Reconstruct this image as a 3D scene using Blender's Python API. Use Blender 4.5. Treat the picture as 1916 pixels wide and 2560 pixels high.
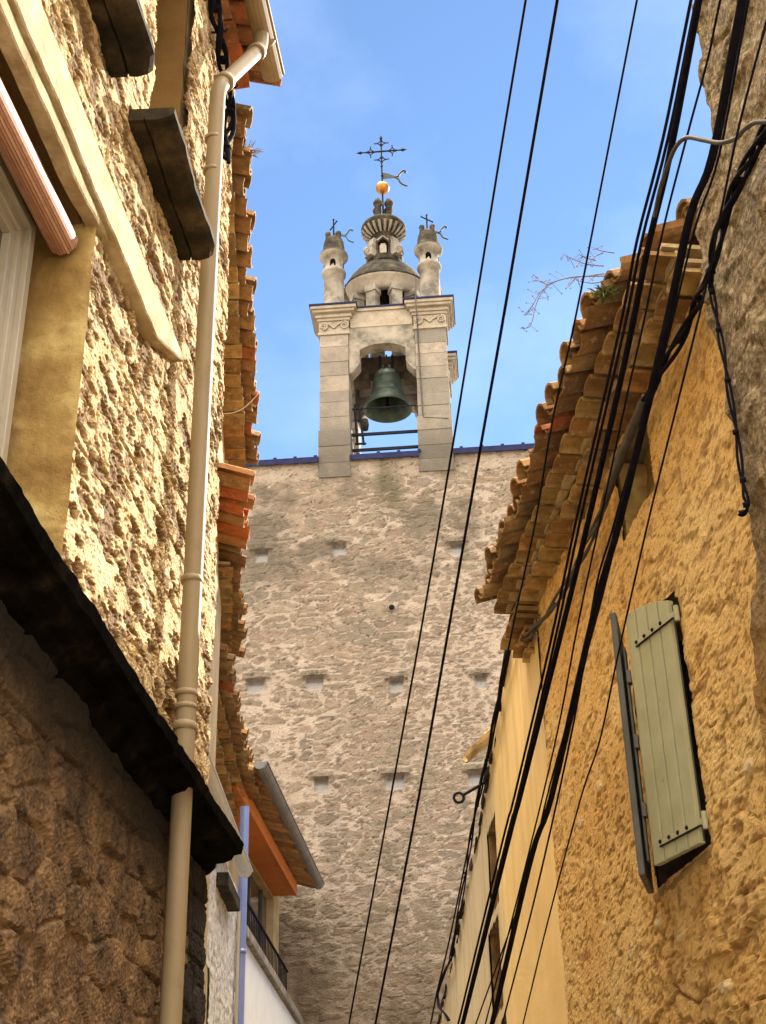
import bpy, math, random
import numpy as np
from mathutils import Matrix, Vector
random.seed(7)
D = bpy.data
scene = bpy.context.scene
for o in list(D.objects): D.objects.remove(o)
COL = scene.collection
R_ = math.radians

# ------------------------------------------------------------------ camera
F = 3472.0                                   # focal length in photo pixels (1916 x 2560)
zc = np.array([-158.0, 6280.0, -3472.0]); zc /= np.linalg.norm(zc)
fw = np.array([0, 0, -1.0]); yc = fw - fw @ zc * zc; yc /= np.linalg.norm(yc)
xc = np.cross(yc, zc)
RM = np.array([xc, yc, zc]); EYE = np.array([0, 0, 1.6])
cd = D.cameras.new('camera'); cam = D.objects.new('camera', cd); COL.objects.link(cam)
cd.sensor_fit = 'VERTICAL'; cd.sensor_height = 24; cd.lens = 24 * F / 2560
cd.clip_start = 0.05; cd.clip_end = 3000
mw = Matrix.Identity(4)
for i in range(3):
    for j in range(3): mw[i][j] = RM[i][j]
    mw[i][3] = EYE[i]
cam.matrix_world = mw
scene.camera = cam

# ------------------------------------------------------------------ light
FILL_CLOUD = 31.0
SUN_AZ, SUN_EL = 36.0, 31.8
world = D.worlds.new('World'); scene.world = world; world.use_nodes = True
wn = world.node_tree.nodes; wl = world.node_tree.links
bg = wn['Background']; bg.inputs[1].default_value = 0.15
sky = wn.new('ShaderNodeTexSky'); sky.sky_type = 'NISHITA'; sky.sun_disc = False
sky.sun_elevation = R_(SUN_EL); sky.sun_rotation = R_(SUN_AZ)
sky.altitude = 100; sky.air_density = 1.0; sky.dust_density = 0.0; sky.ozone_density = 3.0
hs = wn.new('ShaderNodeHueSaturation'); hs.inputs['Saturation'].default_value = 1.02; hs.inputs['Value'].default_value = .63
wl.new(sky.outputs[0], hs.inputs['Color'])
# thin high cirrus in the sky dome
tc = wn.new('ShaderNodeTexCoord'); mp = wn.new('ShaderNodeMapping'); mp.inputs['Scale'].default_value = (5.0, 2.2, 9.0)
mp.inputs['Rotation'].default_value = (0.3, 0.5, 0.4)
wl.new(tc.outputs['Generated'], mp.inputs[0])
nz = wn.new('ShaderNodeTexNoise'); nz.inputs['Scale'].default_value = .8; nz.inputs['Detail'].default_value = 6; nz.inputs['Roughness'].default_value = .55
wl.new(mp.outputs[0], nz.inputs['Vector'])
mr = wn.new('ShaderNodeMapRange'); mr.inputs[1].default_value = .45; mr.inputs[2].default_value = .85; mr.inputs[3].default_value = 0; mr.inputs[4].default_value = .24
wl.new(nz.outputs[0], mr.inputs[0])
mx = wn.new('ShaderNodeMix'); mx.data_type = 'RGBA'; mx.inputs[7].default_value = (4.0, 4.8, 5.9, 1)
wl.new(mr.outputs[0], mx.inputs[0]); wl.new(hs.outputs[0], mx.inputs[6])
# added fill light: an unseen bright cloud bank overhead and behind the viewer
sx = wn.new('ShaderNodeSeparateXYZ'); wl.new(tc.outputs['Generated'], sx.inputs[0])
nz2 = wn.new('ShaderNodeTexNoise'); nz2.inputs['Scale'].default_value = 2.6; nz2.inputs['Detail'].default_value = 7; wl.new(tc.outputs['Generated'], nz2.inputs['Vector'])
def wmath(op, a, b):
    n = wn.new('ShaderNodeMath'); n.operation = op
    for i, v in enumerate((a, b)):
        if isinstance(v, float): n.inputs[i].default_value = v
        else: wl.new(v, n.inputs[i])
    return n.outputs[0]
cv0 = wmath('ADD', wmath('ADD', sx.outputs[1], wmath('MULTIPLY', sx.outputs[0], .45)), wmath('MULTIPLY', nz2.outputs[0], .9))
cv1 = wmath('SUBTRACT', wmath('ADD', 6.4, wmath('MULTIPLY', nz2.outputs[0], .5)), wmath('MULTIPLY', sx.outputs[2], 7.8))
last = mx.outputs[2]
for cv, lum in ((cv0, FILL_CLOUD * .30), (cv1, FILL_CLOUD)):
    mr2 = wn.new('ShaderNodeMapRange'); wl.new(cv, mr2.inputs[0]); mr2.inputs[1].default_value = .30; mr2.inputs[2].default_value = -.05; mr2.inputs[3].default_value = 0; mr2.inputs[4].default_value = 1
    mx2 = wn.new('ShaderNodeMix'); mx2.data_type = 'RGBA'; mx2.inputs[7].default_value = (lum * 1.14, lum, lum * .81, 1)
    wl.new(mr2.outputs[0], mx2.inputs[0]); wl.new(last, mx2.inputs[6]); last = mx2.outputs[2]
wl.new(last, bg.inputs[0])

sd = D.lights.new('sun', 'SUN'); sd.energy = 5.0; sd.angle = R_(.5); sd.color = (1, .9, .72)
sun = D.objects.new('sun', sd); COL.objects.link(sun)
sv = Vector((math.sin(R_(SUN_AZ)) * math.cos(R_(SUN_EL)), math.cos(R_(SUN_AZ)) * math.cos(R_(SUN_EL)), math.sin(R_(SUN_EL))))
sun.rotation_euler = sv.to_track_quat('Z', 'Y').to_euler(); sun.location = (0, 0, 40)
vs = scene.view_settings; vs.view_transform = 'Standard'; vs.look = 'None'; vs.gamma = 1; vs.exposure = 1.42
scene.render.engine = 'CYCLES'
scene.cycles.max_bounces = 10; scene.cycles.diffuse_bounces = 6
scene.render.resolution_x = 766; scene.render.resolution_y = 1024

# ------------------------------------------------------------------ geometry helpers
def V(*a): return np.array(a, float)
UP = V(0, 0, 1)
def ray(x, y): return RM @ np.array([(x - 958.0), (1280.0 - y), -F]) / F
def at_depth(x, y, dist): return EYE + ray(x, y) * dist
def at_z(x, y, z): d = ray(x, y); return EYE + d * ((z - EYE[2]) / d[2])
def at_plane(x, y, p, n): d = ray(x, y); return EYE + d * (((p - EYE) @ n) / (d @ n))
def unit(v): return v / np.linalg.norm(v)

class Frame:                                  # a vertical wall plane: s along, o out of the wall, z up
    def __init__(f, P, d, n): f.P, f.d, f.n = V(P[0], P[1], 0), unit(d), unit(n)
    def pt(f, s, z, o=0.0): return f.P + f.d * s + f.n * o + UP * z
    def px(f, x, y, o=0.0):
        p = at_plane(x, y, f.P + f.n * o, f.n); return ((p - f.P) @ f.d, p[2])
def azv(a): return V(math.sin(R_(a)), math.cos(R_(a)), 0)
def wallframe(az, dist, left):
    d = azv(az); n = V(math.cos(R_(az)), -math.sin(R_(az)), 0) * (1 if left else -1)
    return Frame(EYE - n * dist, d, n)
FL = wallframe(5.4, 1.6, True)
FR = wallframe(-7.9, 2.3, False)
_p = at_plane(1345, 1620, FR.P, FR.n)
FR2 = Frame(_p, azv(-2.65), V(-math.cos(R_(2.65)), -math.sin(R_(2.65)), 0))
CA = 4.0
FC = Frame(V(0, 21.5, 0), V(math.cos(R_(CA)), -math.sin(R_(CA)), 0), V(-math.sin(R_(CA)), -math.cos(R_(CA)), 0))
def T(u, v, z): return FC.pt(u, z, -v)        # church coordinates, v = depth behind the wall face
def TU(x, y, v=0.0): return FC.px(x, y, -v)

class MB:
    def __init__(m): m.v, m.f, m.r, m.s = [], [], [], []
    def poly(m, pts, faces, rnd=None, smooth=False):
        b = len(m.v); m.v += [tuple(p) for p in pts]
        rnd = random.random() if rnd is None else rnd
        for f in faces: m.f.append([b + i for i in f]); m.r.append(rnd); m.s.append(smooth)
    def hexa(m, p, rnd=None):                 # eight corners: 0-3 bottom ring, 4-7 top ring
        m.poly(p, [(3, 2, 1, 0), (4, 5, 6, 7), (0, 1, 5, 4), (1, 2, 6, 5), (2, 3, 7, 6), (3, 0, 4, 7)], rnd)
    def box(m, o, a, b, c, rnd=None):
        o, a, b, c = map(np.asarray, (o, a, b, c))
        m.hexa([o, o + a, o + a + b, o + b, o + c, o + a + c, o + a + b + c, o + b + c], rnd)
    def fbox(m, fr, s0, s1, z0, z1, o0, o1, rnd=None):
        m.box(fr.pt(s0, z0, o0), fr.d * (s1 - s0), fr.n * (o1 - o0), UP * (z1 - z0), rnd)
    def tbox(m, u0, u1, v0, v1, z0, z1, rnd=None): m.fbox(FC, u0, u1, z0, z1, -v0, -v1, rnd)
    def prism(m, pts, ex, rnd=None):
        n = len(pts); pts = [np.asarray(p, float) for p in pts]; q = [p + ex for p in pts]
        m.poly(pts + q, [tuple(range(n))[::-1], tuple(range(n, 2 * n))] + [(i, (i + 1) % n, n + (i + 1) % n, n + i) for i in range(n)], rnd)
    def tube(m, pts, r, seg=8, cap=True, rnd=None):
        pts = [np.asarray(p, float) for p in pts]; n = len(pts)
        rr = r if hasattr(r, '__len__') else [r] * n
        ring = []; t0 = unit(pts[1] - pts[0]); a = np.cross(t0, UP)
        if np.linalg.norm(a) < 1e-3: a = np.cross(t0, V(1, 0, 0))
        a = unit(a)
        for i, p in enumerate(pts):
            t = unit(pts[min(i + 1, n - 1)] - pts[max(i - 1, 0)])
            a = unit(a - (a @ t) * t); b = np.cross(t, a)
            ring += [p + rr[i] * (math.cos(2 * math.pi * k / seg) * a + math.sin(2 * math.pi * k / seg) * b) for k in range(seg)]
        fs = [(i * seg + k, i * seg + (k + 1) % seg, (i + 1) * seg + (k + 1) % seg, (i + 1) * seg + k) for i in range(n - 1) for k in range(seg)]
        rnd = random.random() if rnd is None else rnd
        m.poly(ring, fs, rnd, True)
        if cap:
            m.poly(ring[:seg], [tuple(range(seg))[::-1]], rnd); m.poly(ring[-seg:], [tuple(range(seg))], rnd)
    def lathe(m, prof, c, seg=24, rnd=None, sx=1.0, jit=0.0):
        c = np.asarray(c, float); n = len(prof); pts = []
        for r, z in prof:
            pts += [c + V(r * math.cos(2 * math.pi * k / seg), r * math.sin(2 * math.pi * k / seg) * sx, z) * 1.0 for k in range(seg)]
        m.poly(pts, [(i * seg + k, i * seg + (k + 1) % seg, (i + 1) * seg + (k + 1) % seg, (i + 1) * seg + k) for i in range(n - 1) for k in range(seg)], rnd, True)
    def grid(m, fn, nu, nv, rnd=None, smooth=True):
        pts = [fn(i / nu, j / nv) for j in range(nv + 1) for i in range(nu + 1)]
        m.poly(pts, [(j * (nu + 1) + i, j * (nu + 1) + i + 1, (j + 1) * (nu + 1) + i + 1, (j + 1) * (nu + 1) + i) for j in range(nv) for i in range(nu)], rnd, smooth)
    def tile(m, o, ax, wd, up, L, w, rise, th=.014, taper=.88, seg=6, rnd=None):   # canal tile: arc across wd, run along ax from o
        rnd = random.random() if rnd is None else rnd
        def arc(L_, w_, ri):
            out = []
            for k in range(seg + 1):
                a = math.pi * (k / seg); x = -math.cos(a)
                out.append(o + ax * L_ + wd * (x * w_ / 2) + up * (math.sin(a) ** .8 * ri))
            return out
        A, B = arc(0, w, rise), arc(0, w - 2 * th, rise - th)
        C, E = arc(L, w * taper, rise * taper), arc(L, w * taper - 2 * th, (rise - th) * taper)
        n = seg + 1; pts = A + B + C + E; fs = []
        for k in range(seg):
            fs += [(k, k + 1, 2 * n + k + 1, 2 * n + k), (n + k, 3 * n + k, 3 * n + k + 1, n + k + 1), (k, n + k, n + k + 1, k + 1), (2 * n + k, 2 * n + k + 1, 3 * n + k + 1, 3 * n + k)]
        fs += [(0, 2 * n, 3 * n, n), (seg, n + seg, 3 * n + seg, 2 * n + seg)]
        m.poly(pts, fs, rnd)

def root_of(p):
    off = V(0, 0, 0)
    while p is not None: off = off + V(*p.location); p = p.parent
    return off
def link(name, me, mat, parent):
    o = D.objects.new(name, me); COL.objects.link(o)
    if mat: me.materials.append(mat)
    if parent is not None: o.parent = parent
    return o
def obj(name, mb, mat, parent=None, bevel=0, smooth=None, label=None):
    me = D.meshes.new(name); off = root_of(parent)
    me.from_pydata([tuple(np.asarray(v) - off) for v in mb.v], [], mb.f)
    a = me.attributes.new('rnd', 'FLOAT', 'FACE'); a.data.foreach_set('value', mb.r)
    me.polygons.foreach_set('use_smooth', [bool(x) if smooth is None else smooth for x in mb.s])
    me.update()
    o = link(name, me, mat, parent)
    if bevel:
        b = o.modifiers.new('bevel', 'BEVEL'); b.width = bevel; b.segments = 2; b.limit_method = 'ANGLE'; b.angle_limit = R_(50)
    if label: o['label'] = label
    return o
def tag(o, label, cat, group=None):
    o['label'] = label; o['category'] = cat
    if group: o['group'] = group
    return o
def thing(name, loc, label, cat, group=None):
    o = D.objects.new(name, None); COL.objects.link(o); o.location = tuple(loc); o.empty_display_size = .2
    return tag(o, label, cat, group)
def structure(o): o['kind'] = 'structure'; return o

# ------------------------------------------------------------------ numpy noise
def _h(ix, iy, seed):
    M = np.uint64(0xffffffff)
    h = (ix.astype(np.int64).astype(np.uint64) * np.uint64(374761393) + iy.astype(np.int64).astype(np.uint64) * np.uint64(668265263) + np.uint64(seed * 982451653 % 2**32)) & M
    h = ((h ^ (h >> np.uint64(13))) * np.uint64(1274126177)) & M
    h = ((h ^ (h >> np.uint64(15))) * np.uint64(2246822519)) & M
    return ((h ^ (h >> np.uint64(16))) & M).astype(np.float64) / 4294967295.0
def vn(x, y, seed=0):
    ix, iy = np.floor(x), np.floor(y); fx, fy = x - ix, y - iy
    fx = fx * fx * (3 - 2 * fx); fy = fy * fy * (3 - 2 * fy)
    a, b = _h(ix, iy, seed), _h(ix + 1, iy, seed); c, d = _h(ix, iy + 1, seed), _h(ix + 1, iy + 1, seed)
    return (a + (b - a) * fx) * (1 - fy) + (c + (d - c) * fx) * fy
def fbm(x, y, seed=0, o=4):
    t, w, s = 0, .5, 0
    for i in range(o): t = t + w * vn(x * 2**i, y * 2**i, seed + 31 * i); s += w; w *= .5
    return t / s
def worley(x, y, seed=0, jit=.9):
    ix, iy = np.floor(x), np.floor(y); f1 = np.full(x.shape, 9.); f2 = f1.copy(); rid = np.zeros(x.shape); rid2 = rid.copy()
    for dx in (-1, 0, 1):
        for dy in (-1, 0, 1):
            cx, cy = ix + dx, iy + dy
            px = cx + .5 + jit * (_h(cx, cy, seed) - .5); py = cy + .5 + jit * (_h(cx, cy, seed + 7) - .5)
            d = np.hypot(x - px, y - py); n = d < f1
            f2 = np.where(n, f1, np.minimum(f2, d)); f1 = np.where(n, d, f1)
            rid = np.where(n, _h(cx, cy, seed + 13), rid); rid2 = np.where(n, _h(cx, cy, seed + 19), rid2)
    return f1, f2, rid, rid2
def ss(a, b, x): t = np.clip((x - a) / (b - a), 0, 1); return t * t * (3 - 2 * t)

def wall_grid(name, fr, s0, s1, z0, z1, ds, dz, fn, mat, parent, cut=None, label=None, smooth=True):
    ns, nzz = int((s1 - s0) / ds) + 1, int((z1 - z0) / dz) + 1
    s, z = np.meshgrid(np.linspace(s0, s1, ns), np.linspace(z0, z1, nzz))
    r = fn(s, z); d = r.pop('d')
    if 'z' in r: zz = r.pop('z')
    else: zz = z
    if 's' in r: sg = r.pop('s')
    else: sg = s
    off = root_of(parent)
    P = fr.P[None, None] + fr.d[None, None] * sg[..., None] + fr.n[None, None] * d[..., None] + UP[None, None] * zz[..., None] - off
    idx = np.arange(ns * nzz).reshape(nzz, ns)
    q = np.stack([idx[:-1, :-1], idx[:-1, 1:], idx[1:, 1:], idx[1:, :-1]], -1)
    keep = np.ones(q.shape[:2], bool)
    if cut is not None:
        sc = (s[:-1, :-1] + s[1:, 1:]) / 2; zc_ = (z[:-1, :-1] + z[1:, 1:]) / 2
        keep = ~cut(sc, zc_)
    q = q[keep]
    if np.dot(np.cross(fr.d, UP), fr.n) < 0: q = q[:, ::-1]
    me = D.meshes.new(name); me.from_pydata(P.reshape(-1, 3).tolist(), [], q.tolist())
    for k, a in r.items():
        at = me.attributes.new(k, 'FLOAT', 'POINT'); at.data.foreach_set('value', a.astype(np.float32).ravel())
    me.polygons.foreach_set('use_smooth', [smooth] * len(me.polygons)); me.update()
    o = link(name, me, mat, parent)
    if label: o['label'] = label
    return o

# ------------------------------------------------------------------ materials
class Mat:
    def __init__(m, name, rough=.9, spec=.25, metal=0.0):
        m.m = D.materials.new(name); m.m.use_nodes = True; m.nt = m.m.node_tree
        m.b = m.nt.nodes['Principled BSDF']; m.b.inputs['Roughness'].default_value = rough
        m.b.inputs['Specular IOR Level'].default_value = spec; m.b.inputs['Metallic'].default_value = metal
        m.co = m.nt.nodes.new('ShaderNodeTexCoord').outputs['Object']
    def _in(m, s, v):
        if isinstance(v, bpy.types.NodeSocket): m.nt.links.new(v, s)
        elif hasattr(v, '__len__') and len(v) == 3 and s.type == 'RGBA': s.default_value = (*v, 1)
        else: s.default_value = v
    def noise(m, sc, det=4, ro=.6, vec=None, dist=0.0):
        n = m.nt.nodes.new('ShaderNodeTexNoise'); m._in(n.inputs['Vector'], vec or m.co)
        n.inputs['Scale'].default_value = sc; n.inputs['Detail'].default_value = det; n.inputs['Roughness'].default_value = ro; n.inputs['Distortion'].default_value = dist
        return n.outputs[0]
    def voro(m, sc, vec=None, feat='F1', out=0, rnd=1.0):
        n = m.nt.nodes.new('ShaderNodeTexVoronoi'); n.feature = feat; m._in(n.inputs['Vector'], vec or m.co); n.inputs['Scale'].default_value = sc; n.inputs['Randomness'].default_value = rnd
        return n.outputs[out]
    def map(m, sc=(1, 1, 1), rot=(0, 0, 0), vec=None):
        n = m.nt.nodes.new('ShaderNodeMapping'); m._in(n.inputs[0], vec or m.co); n.inputs['Scale'].default_value = sc; n.inputs['Rotation'].default_value = rot
        return n.outputs[0]
    def attr(m, nm):
        n = m.nt.nodes.new('ShaderNodeAttribute'); n.attribute_name = nm; return n.outputs['Fac']
    def ramp(m, fac, stops, interp='LINEAR'):
        n = m.nt.nodes.new('ShaderNodeValToRGB'); n.color_ramp.interpolation = interp
        e = n.color_ramp.elements
        while len(e) < len(stops): e.new(.5)
        for q, (p, c) in zip(e, stops): q.position = p; q.color = (*c, 1) if len(c) == 3 else c
        m._in(n.inputs[0], fac); return n.outputs[0]
    def rng(m, v, a, b, c=0.0, d=1.0):
        n = m.nt.nodes.new('ShaderNodeMapRange'); m._in(n.inputs[0], v)
        for i, x in enumerate((a, b, c, d)): n.inputs[i + 1].default_value = x
        return n.outputs[0]
    def math(m, op, a, b=0.0):
        n = m.nt.nodes.new('ShaderNodeMath'); n.operation = op; m._in(n.inputs[0], a); m._in(n.inputs[1], b); return n.outputs[0]
    def mix(m, f, a, b, blend='MIX'):
        n = m.nt.nodes.new('ShaderNodeMix'); n.data_type = 'RGBA'; n.blend_type = blend
        m._in(n.inputs[0], f); m._in(n.inputs[6], a); m._in(n.inputs[7], b); return n.outputs[2]
    def sep(m, vec=None):
        n = m.nt.nodes.new('ShaderNodeSeparateXYZ'); m._in(n.inputs[0], vec or m.co); return n.outputs
    def bump(m, h, st=.5, dist=.01, nrm=None):
        n = m.nt.nodes.new('ShaderNodeBump'); n.inputs['Strength'].default_value = st; n.inputs['Distance'].default_value = dist
        m._in(n.inputs['Height'], h)
        if nrm: m._in(n.inputs['Normal'], nrm)
        return n.outputs[0]
    def done(m, col, nrm=None, rough=None):
        m._in(m.b.inputs['Base Color'], col)
        if nrm: m._in(m.b.inputs['Normal'], nrm)
        if rough is not None: m._in(m.b.inputs['Roughness'], rough)
        return m.m
MT = {}
def simple(name, c1, c2, sc=6, rough=.9, bump=.3, bsc=40, bd=.006, spec=.25, metal=0.0, det=5, c3=None, lo=.35, hi=.65):
    m = Mat(name, rough, spec, metal); f = m.noise(sc, det)
    st = [(lo, c1), (hi, c2)]
    if c3: st = [(lo, c1), ((lo + hi) / 2, c2), (hi, c3)]
    col = m.ramp(f, st); nr = m.bump(m.noise(bsc, 5), bump, bd) if bump else None
    MT[name] = m.done(col, nr); return MT[name]

# lime stucco of the left house
m = Mat('lime_stucco'); f = m.noise(3.2, 6); g = m.noise(26, 5, .7)
c = m.ramp(f, [(.3, (.47, .325, .135)), (.5, (.63, .485, .26)), (.72, (.74, .61, .38))])
c = m.mix(m.rng(g, .40, .54, .7, 0), c, (.34, .20, .07)); c = m.mix(m.rng(m.noise(34, 5, .7, m.map((1, .6, 2.0))), .54, .60, 0, .8), c, (.20, .105, .03)); c = m.mix(m.rng(m.noise(60, 3, .6), .58, .63, 0, .5), c, (.80, .71, .52))
pit = m.attr('pit'); c = m.mix(m.math('MULTIPLY', pit, .9), c, (.15, .08, .028))  # hollows coloured darker, pit shade put into the colour
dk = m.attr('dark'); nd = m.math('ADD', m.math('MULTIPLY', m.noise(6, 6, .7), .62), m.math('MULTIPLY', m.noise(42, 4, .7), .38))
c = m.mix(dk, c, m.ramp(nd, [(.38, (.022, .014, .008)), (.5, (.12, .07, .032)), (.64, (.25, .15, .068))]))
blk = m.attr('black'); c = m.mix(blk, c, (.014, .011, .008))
h = m.math('ADD', m.noise(38, 6, .7), m.math('MULTIPLY', m.voro(55), .6))
MT['lime_stucco'] = m.done(c, m.bump(h, .85, .012))
# smooth render: bands and reveal
simple('smooth_render', (.33, .245, .13), (.43, .335, .195), 7, .9, .9, 30, .01, c3=(.52, .43, .28))
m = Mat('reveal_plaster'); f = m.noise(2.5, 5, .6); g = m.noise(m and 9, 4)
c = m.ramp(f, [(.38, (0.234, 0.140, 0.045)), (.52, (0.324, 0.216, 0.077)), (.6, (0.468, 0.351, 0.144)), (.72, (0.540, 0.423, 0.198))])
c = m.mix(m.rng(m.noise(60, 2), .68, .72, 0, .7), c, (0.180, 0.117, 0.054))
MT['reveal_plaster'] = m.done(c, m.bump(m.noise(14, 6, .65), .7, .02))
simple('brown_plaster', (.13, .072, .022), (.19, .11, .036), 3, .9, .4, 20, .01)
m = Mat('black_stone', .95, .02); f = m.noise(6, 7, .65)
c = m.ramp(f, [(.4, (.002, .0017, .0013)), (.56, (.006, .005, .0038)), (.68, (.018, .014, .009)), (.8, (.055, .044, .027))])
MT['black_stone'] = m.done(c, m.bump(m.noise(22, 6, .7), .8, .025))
m = Mat('lichen_stone'); f = m.noise(5, 7, .65)
c = m.ramp(f, [(.36, (.008, .006, .004)), (.5, (.026, .018, .009)), (.64, (.07, .048, .022)), (.8, (.15, .115, .06))])
MT['lichen_stone'] = m.done(c, m.bump(m.noise(30, 6, .7), .7, .012))
# terracotta
def tile_mat(name, stops, dirt=.5):
    m = Mat(name, .85); r = m.attr('rnd'); f = m.noise(9, 6, .65)
    c = m.ramp(r, stops, 'CONSTANT')
    c = m.mix(m.rng(f, .42, .66, 0, dirt), c, (.10, .065, .03))
    c = m.mix(m.rng(m.noise(24, 4), .58, .68, 0, .55), c, (.45, .36, .22))
    MT[name] = m.done(c, m.bump(m.noise(35, 5, .7), .5, .008))
tile_mat('terracotta', [(0, (0.274, 0.142, 0.055)), (.2, (0.350, 0.202, 0.083)), (.38, (0.205, 0.107, 0.046)), (.55, (0.312, 0.163, 0.064)), (.7, (0.243, 0.155, 0.074)), (.84, (0.365, 0.232, 0.101)), (.95, (0.365, 0.112, 0.041))], .8)
tile_mat('terracotta_ochre', [(0, (0.342, 0.211, 0.074)), (.22, (0.410, 0.275, 0.106)), (.4, (0.251, 0.142, 0.051)), (.56, (0.365, 0.194, 0.064)), (.72, (0.304, 0.206, 0.083)), (.88, (0.213, 0.129, 0.055))], .75)
tile_mat('terracotta_orange', [(0, (.52, .13, .035)), (.25, (.42, .19, .065)), (.5, (.36, .18, .07)), (.7, (.48, .11, .035)), (.85, (.38, .19, .075))], .6)
tile_mat('terracotta_red', [(0, (.31, .12, .055)), (.3, (.36, .165, .075)), (.55, (.25, .11, .05)), (.8, (.42, .13, .05))], .75)
simple('mortar', (.34, .25, .13), (.5, .4, .25), 12, .95, .6, 45, .01)
# church rubble
m = Mat('church_rubble'); st = m.attr('stone'); rr = m.attr('rid'); f = m.noise(7, 6, .65); g = m.noise(40, 4, .7)
mort = m.ramp(m.noise(1.3, 5), [(.3, (0.339, 0.287, 0.238)), (.55, (0.401, 0.345, 0.295)), (.75, (0.439, 0.385, 0.337))])
stn = m.ramp(rr, [(0, (0.231, 0.198, 0.156)), (.16, (0.340, 0.288, 0.228)), (.32, (0.193, 0.171, 0.143)), (.46, (0.373, 0.311, 0.248)), (.6, (0.275, 0.211, 0.167)), (.74, (0.329, 0.255, 0.207)), (.88, (0.275, 0.237, 0.185))])
stn = m.mix(m.rng(f, .35, .7, .5, 0), stn, (0.101, 0.083, 0.063))
c = m.mix(st, mort, stn)
c = m.mix(m.rng(g, .54, .66, 0, .55), c, (0.099, 0.079, 0.059))
c = m.mix(m.math('MULTIPLY', m.attr('gap'), .8), c, (0.068, 0.054, 0.041))  # joint shadows between stones painted into the colour
c = m.mix(m.attr('stain'), c, m.ramp(f, [(.3, (0.078, 0.068, 0.055)), (.65, (0.136, 0.119, 0.095))]))
c = m.mix(m.attr('green'), c, (0.076, 0.073, 0.038))
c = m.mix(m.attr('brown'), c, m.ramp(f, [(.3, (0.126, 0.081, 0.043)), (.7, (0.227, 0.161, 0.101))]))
c = m.mix(m.attr('hole'), c, (0.297, 0.297, 0.310))
c = m.mix(m.rng(m.noise(17, 6, .75, m.map((1, 1, 1.8))), .58, .64, 0, .5), c, (0.126, 0.101, 0.077))
MT['church_rubble'] = m.done(c, m.bump(m.math('ADD', m.noise(20, 8, .8, m.map((1, 1, 1.6))), m.math('MULTIPLY', g, .4)), 1.0, .05))
# tower limestone
m = Mat('tower_limestone'); rr = m.attr('rnd'); f = m.noise(4, 6, .65); g = m.noise(30, 4, .7)
c = m.ramp(rr, [(0, (0.292, 0.253, 0.211)), (.22, (0.162, 0.154, 0.140)), (.42, (0.259, 0.224, 0.187)), (.6, (0.146, 0.137, 0.127)), (.8, (0.211, 0.188, 0.164)), (1, (0.308, 0.272, 0.234))], 'LINEAR')
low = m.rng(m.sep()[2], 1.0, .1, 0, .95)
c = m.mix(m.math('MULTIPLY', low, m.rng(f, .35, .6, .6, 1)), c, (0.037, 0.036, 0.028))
c = m.mix(m.rng(f, .4, .68, 0, .75), c, (0.134, 0.124, 0.112)); c = m.mix(m.rng(g, .56, .66, 0, .5), c, (0.091, 0.084, 0.071))
MT['tower_limestone'] = m.done(c, m.bump(g, .6, .02))
m = Mat('carved_limestone'); f = m.noise(6, 6, .65); g = m.noise(30, 4, .7)
c = m.ramp(f, [(.3, (0.215, 0.190, 0.154)), (.55, (0.287, 0.255, 0.213)), (.75, (0.338, 0.314, 0.272))]); c = m.mix(m.rng(g, .58, .68, 0, .5), c, (0.113, 0.092, 0.064))
MT['carved_limestone'] = m.done(c, m.bump(g, .6, .02))
m = Mat('weathered_stone'); f = m.noise(5, 7, .7)
c = m.ramp(f, [(.36, (.008, .0075, .0065)), (.5, (.028, .025, .019)), (.62, (.07, .055, .034)), (.78, (.17, .145, .105))])
MT['weathered_stone'] = m.done(c, m.bump(m.noise(18, 6, .7), .8, .03))
simple('column_stone', (0.101, 0.093, 0.082), (0.202, 0.186, 0.160), 4, .9, .6, 22, .02, c3=(0.264, 0.242, 0.210))
# metals and plastics
simple('lead_flashing', (.008, .010, .04), (.014, .018, .07), 6, .8, .2, 20, .004, .15)
m = Mat('bell_bronze', .55, .4, .55); c = m.ramp(m.noise(5, 5), [(.35, (.035, .055, .048)), (.6, (.075, .105, .085)), (.8, (.12, .15, .11))])
MT['bell_bronze'] = m.done(c, m.bump(m.noise(20, 4), .25, .01), m.rng(m.noise(8, 4), .3, .7, .4, .7))
simple('black_iron', (.004, .004, .012), (.010, .009, .016), 10, .8, .3, 40, .003, .15)
simple('gilding', (.20, .085, .012), (.36, .17, .03), 8, .42, .15, 20, .004, .5, .6)
simple('flag_iron', (.012, .010, .009), (.025, .02, .017), 14, .6, .2, 30, .003, .4)
simple('verdigris', (.03, .07, .08), (.05, .11, .12), 10, .7, .2, 30, .003, .3)
m = Mat('beige_pvc', .6, .3); c = m.ramp(m.noise(2.2, 5, .6, m.map((4, 4, .5))), [(.35, (0.189, 0.142, 0.078)), (.6, (0.235, 0.181, 0.107))]); c = m.mix(m.rng(m.noise(7, 5, .7), .55, .72, 0, .4), c, (0.147, 0.103, 0.052))
MT['beige_pvc'] = m.done(c, m.bump(m.noise(14, 3), .06, .004))
simple('grey_zinc', (.10, .105, .115), (.15, .155, .165), 4, .42, .08, 14, .003, .5)
simple('pale_pvc', (.56, .62, .70), (.64, .70, .78), 3, .35, .05, 12, .002, .5)
simple('blue_pvc', (.13, .18, .42), (.17, .23, .50), 3, .28, .05, 12, .002, .6)
simple('black_rubber', (.003, .003, .008), (.008, .007, .012), 20, .85, 0, 60, .002, .08)
simple('grey_rubber', (.035, .032, .03), (.07, .062, .055), 14, .6, .2, 60, .002, .35)
simple('old_timber', (.018, .013, .009), (.06, .043, .028), 9, .85, .6, 25, .01)
simple('rough_lintel_wood', (.12, .075, .03), (.26, .165, .07), 9, .9, .8, 18, .02)
simple('white_pvc', (0.340, 0.307, 0.246), (0.394, 0.358, 0.291), 3, .3, .04, 12, .001, .5)
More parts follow.
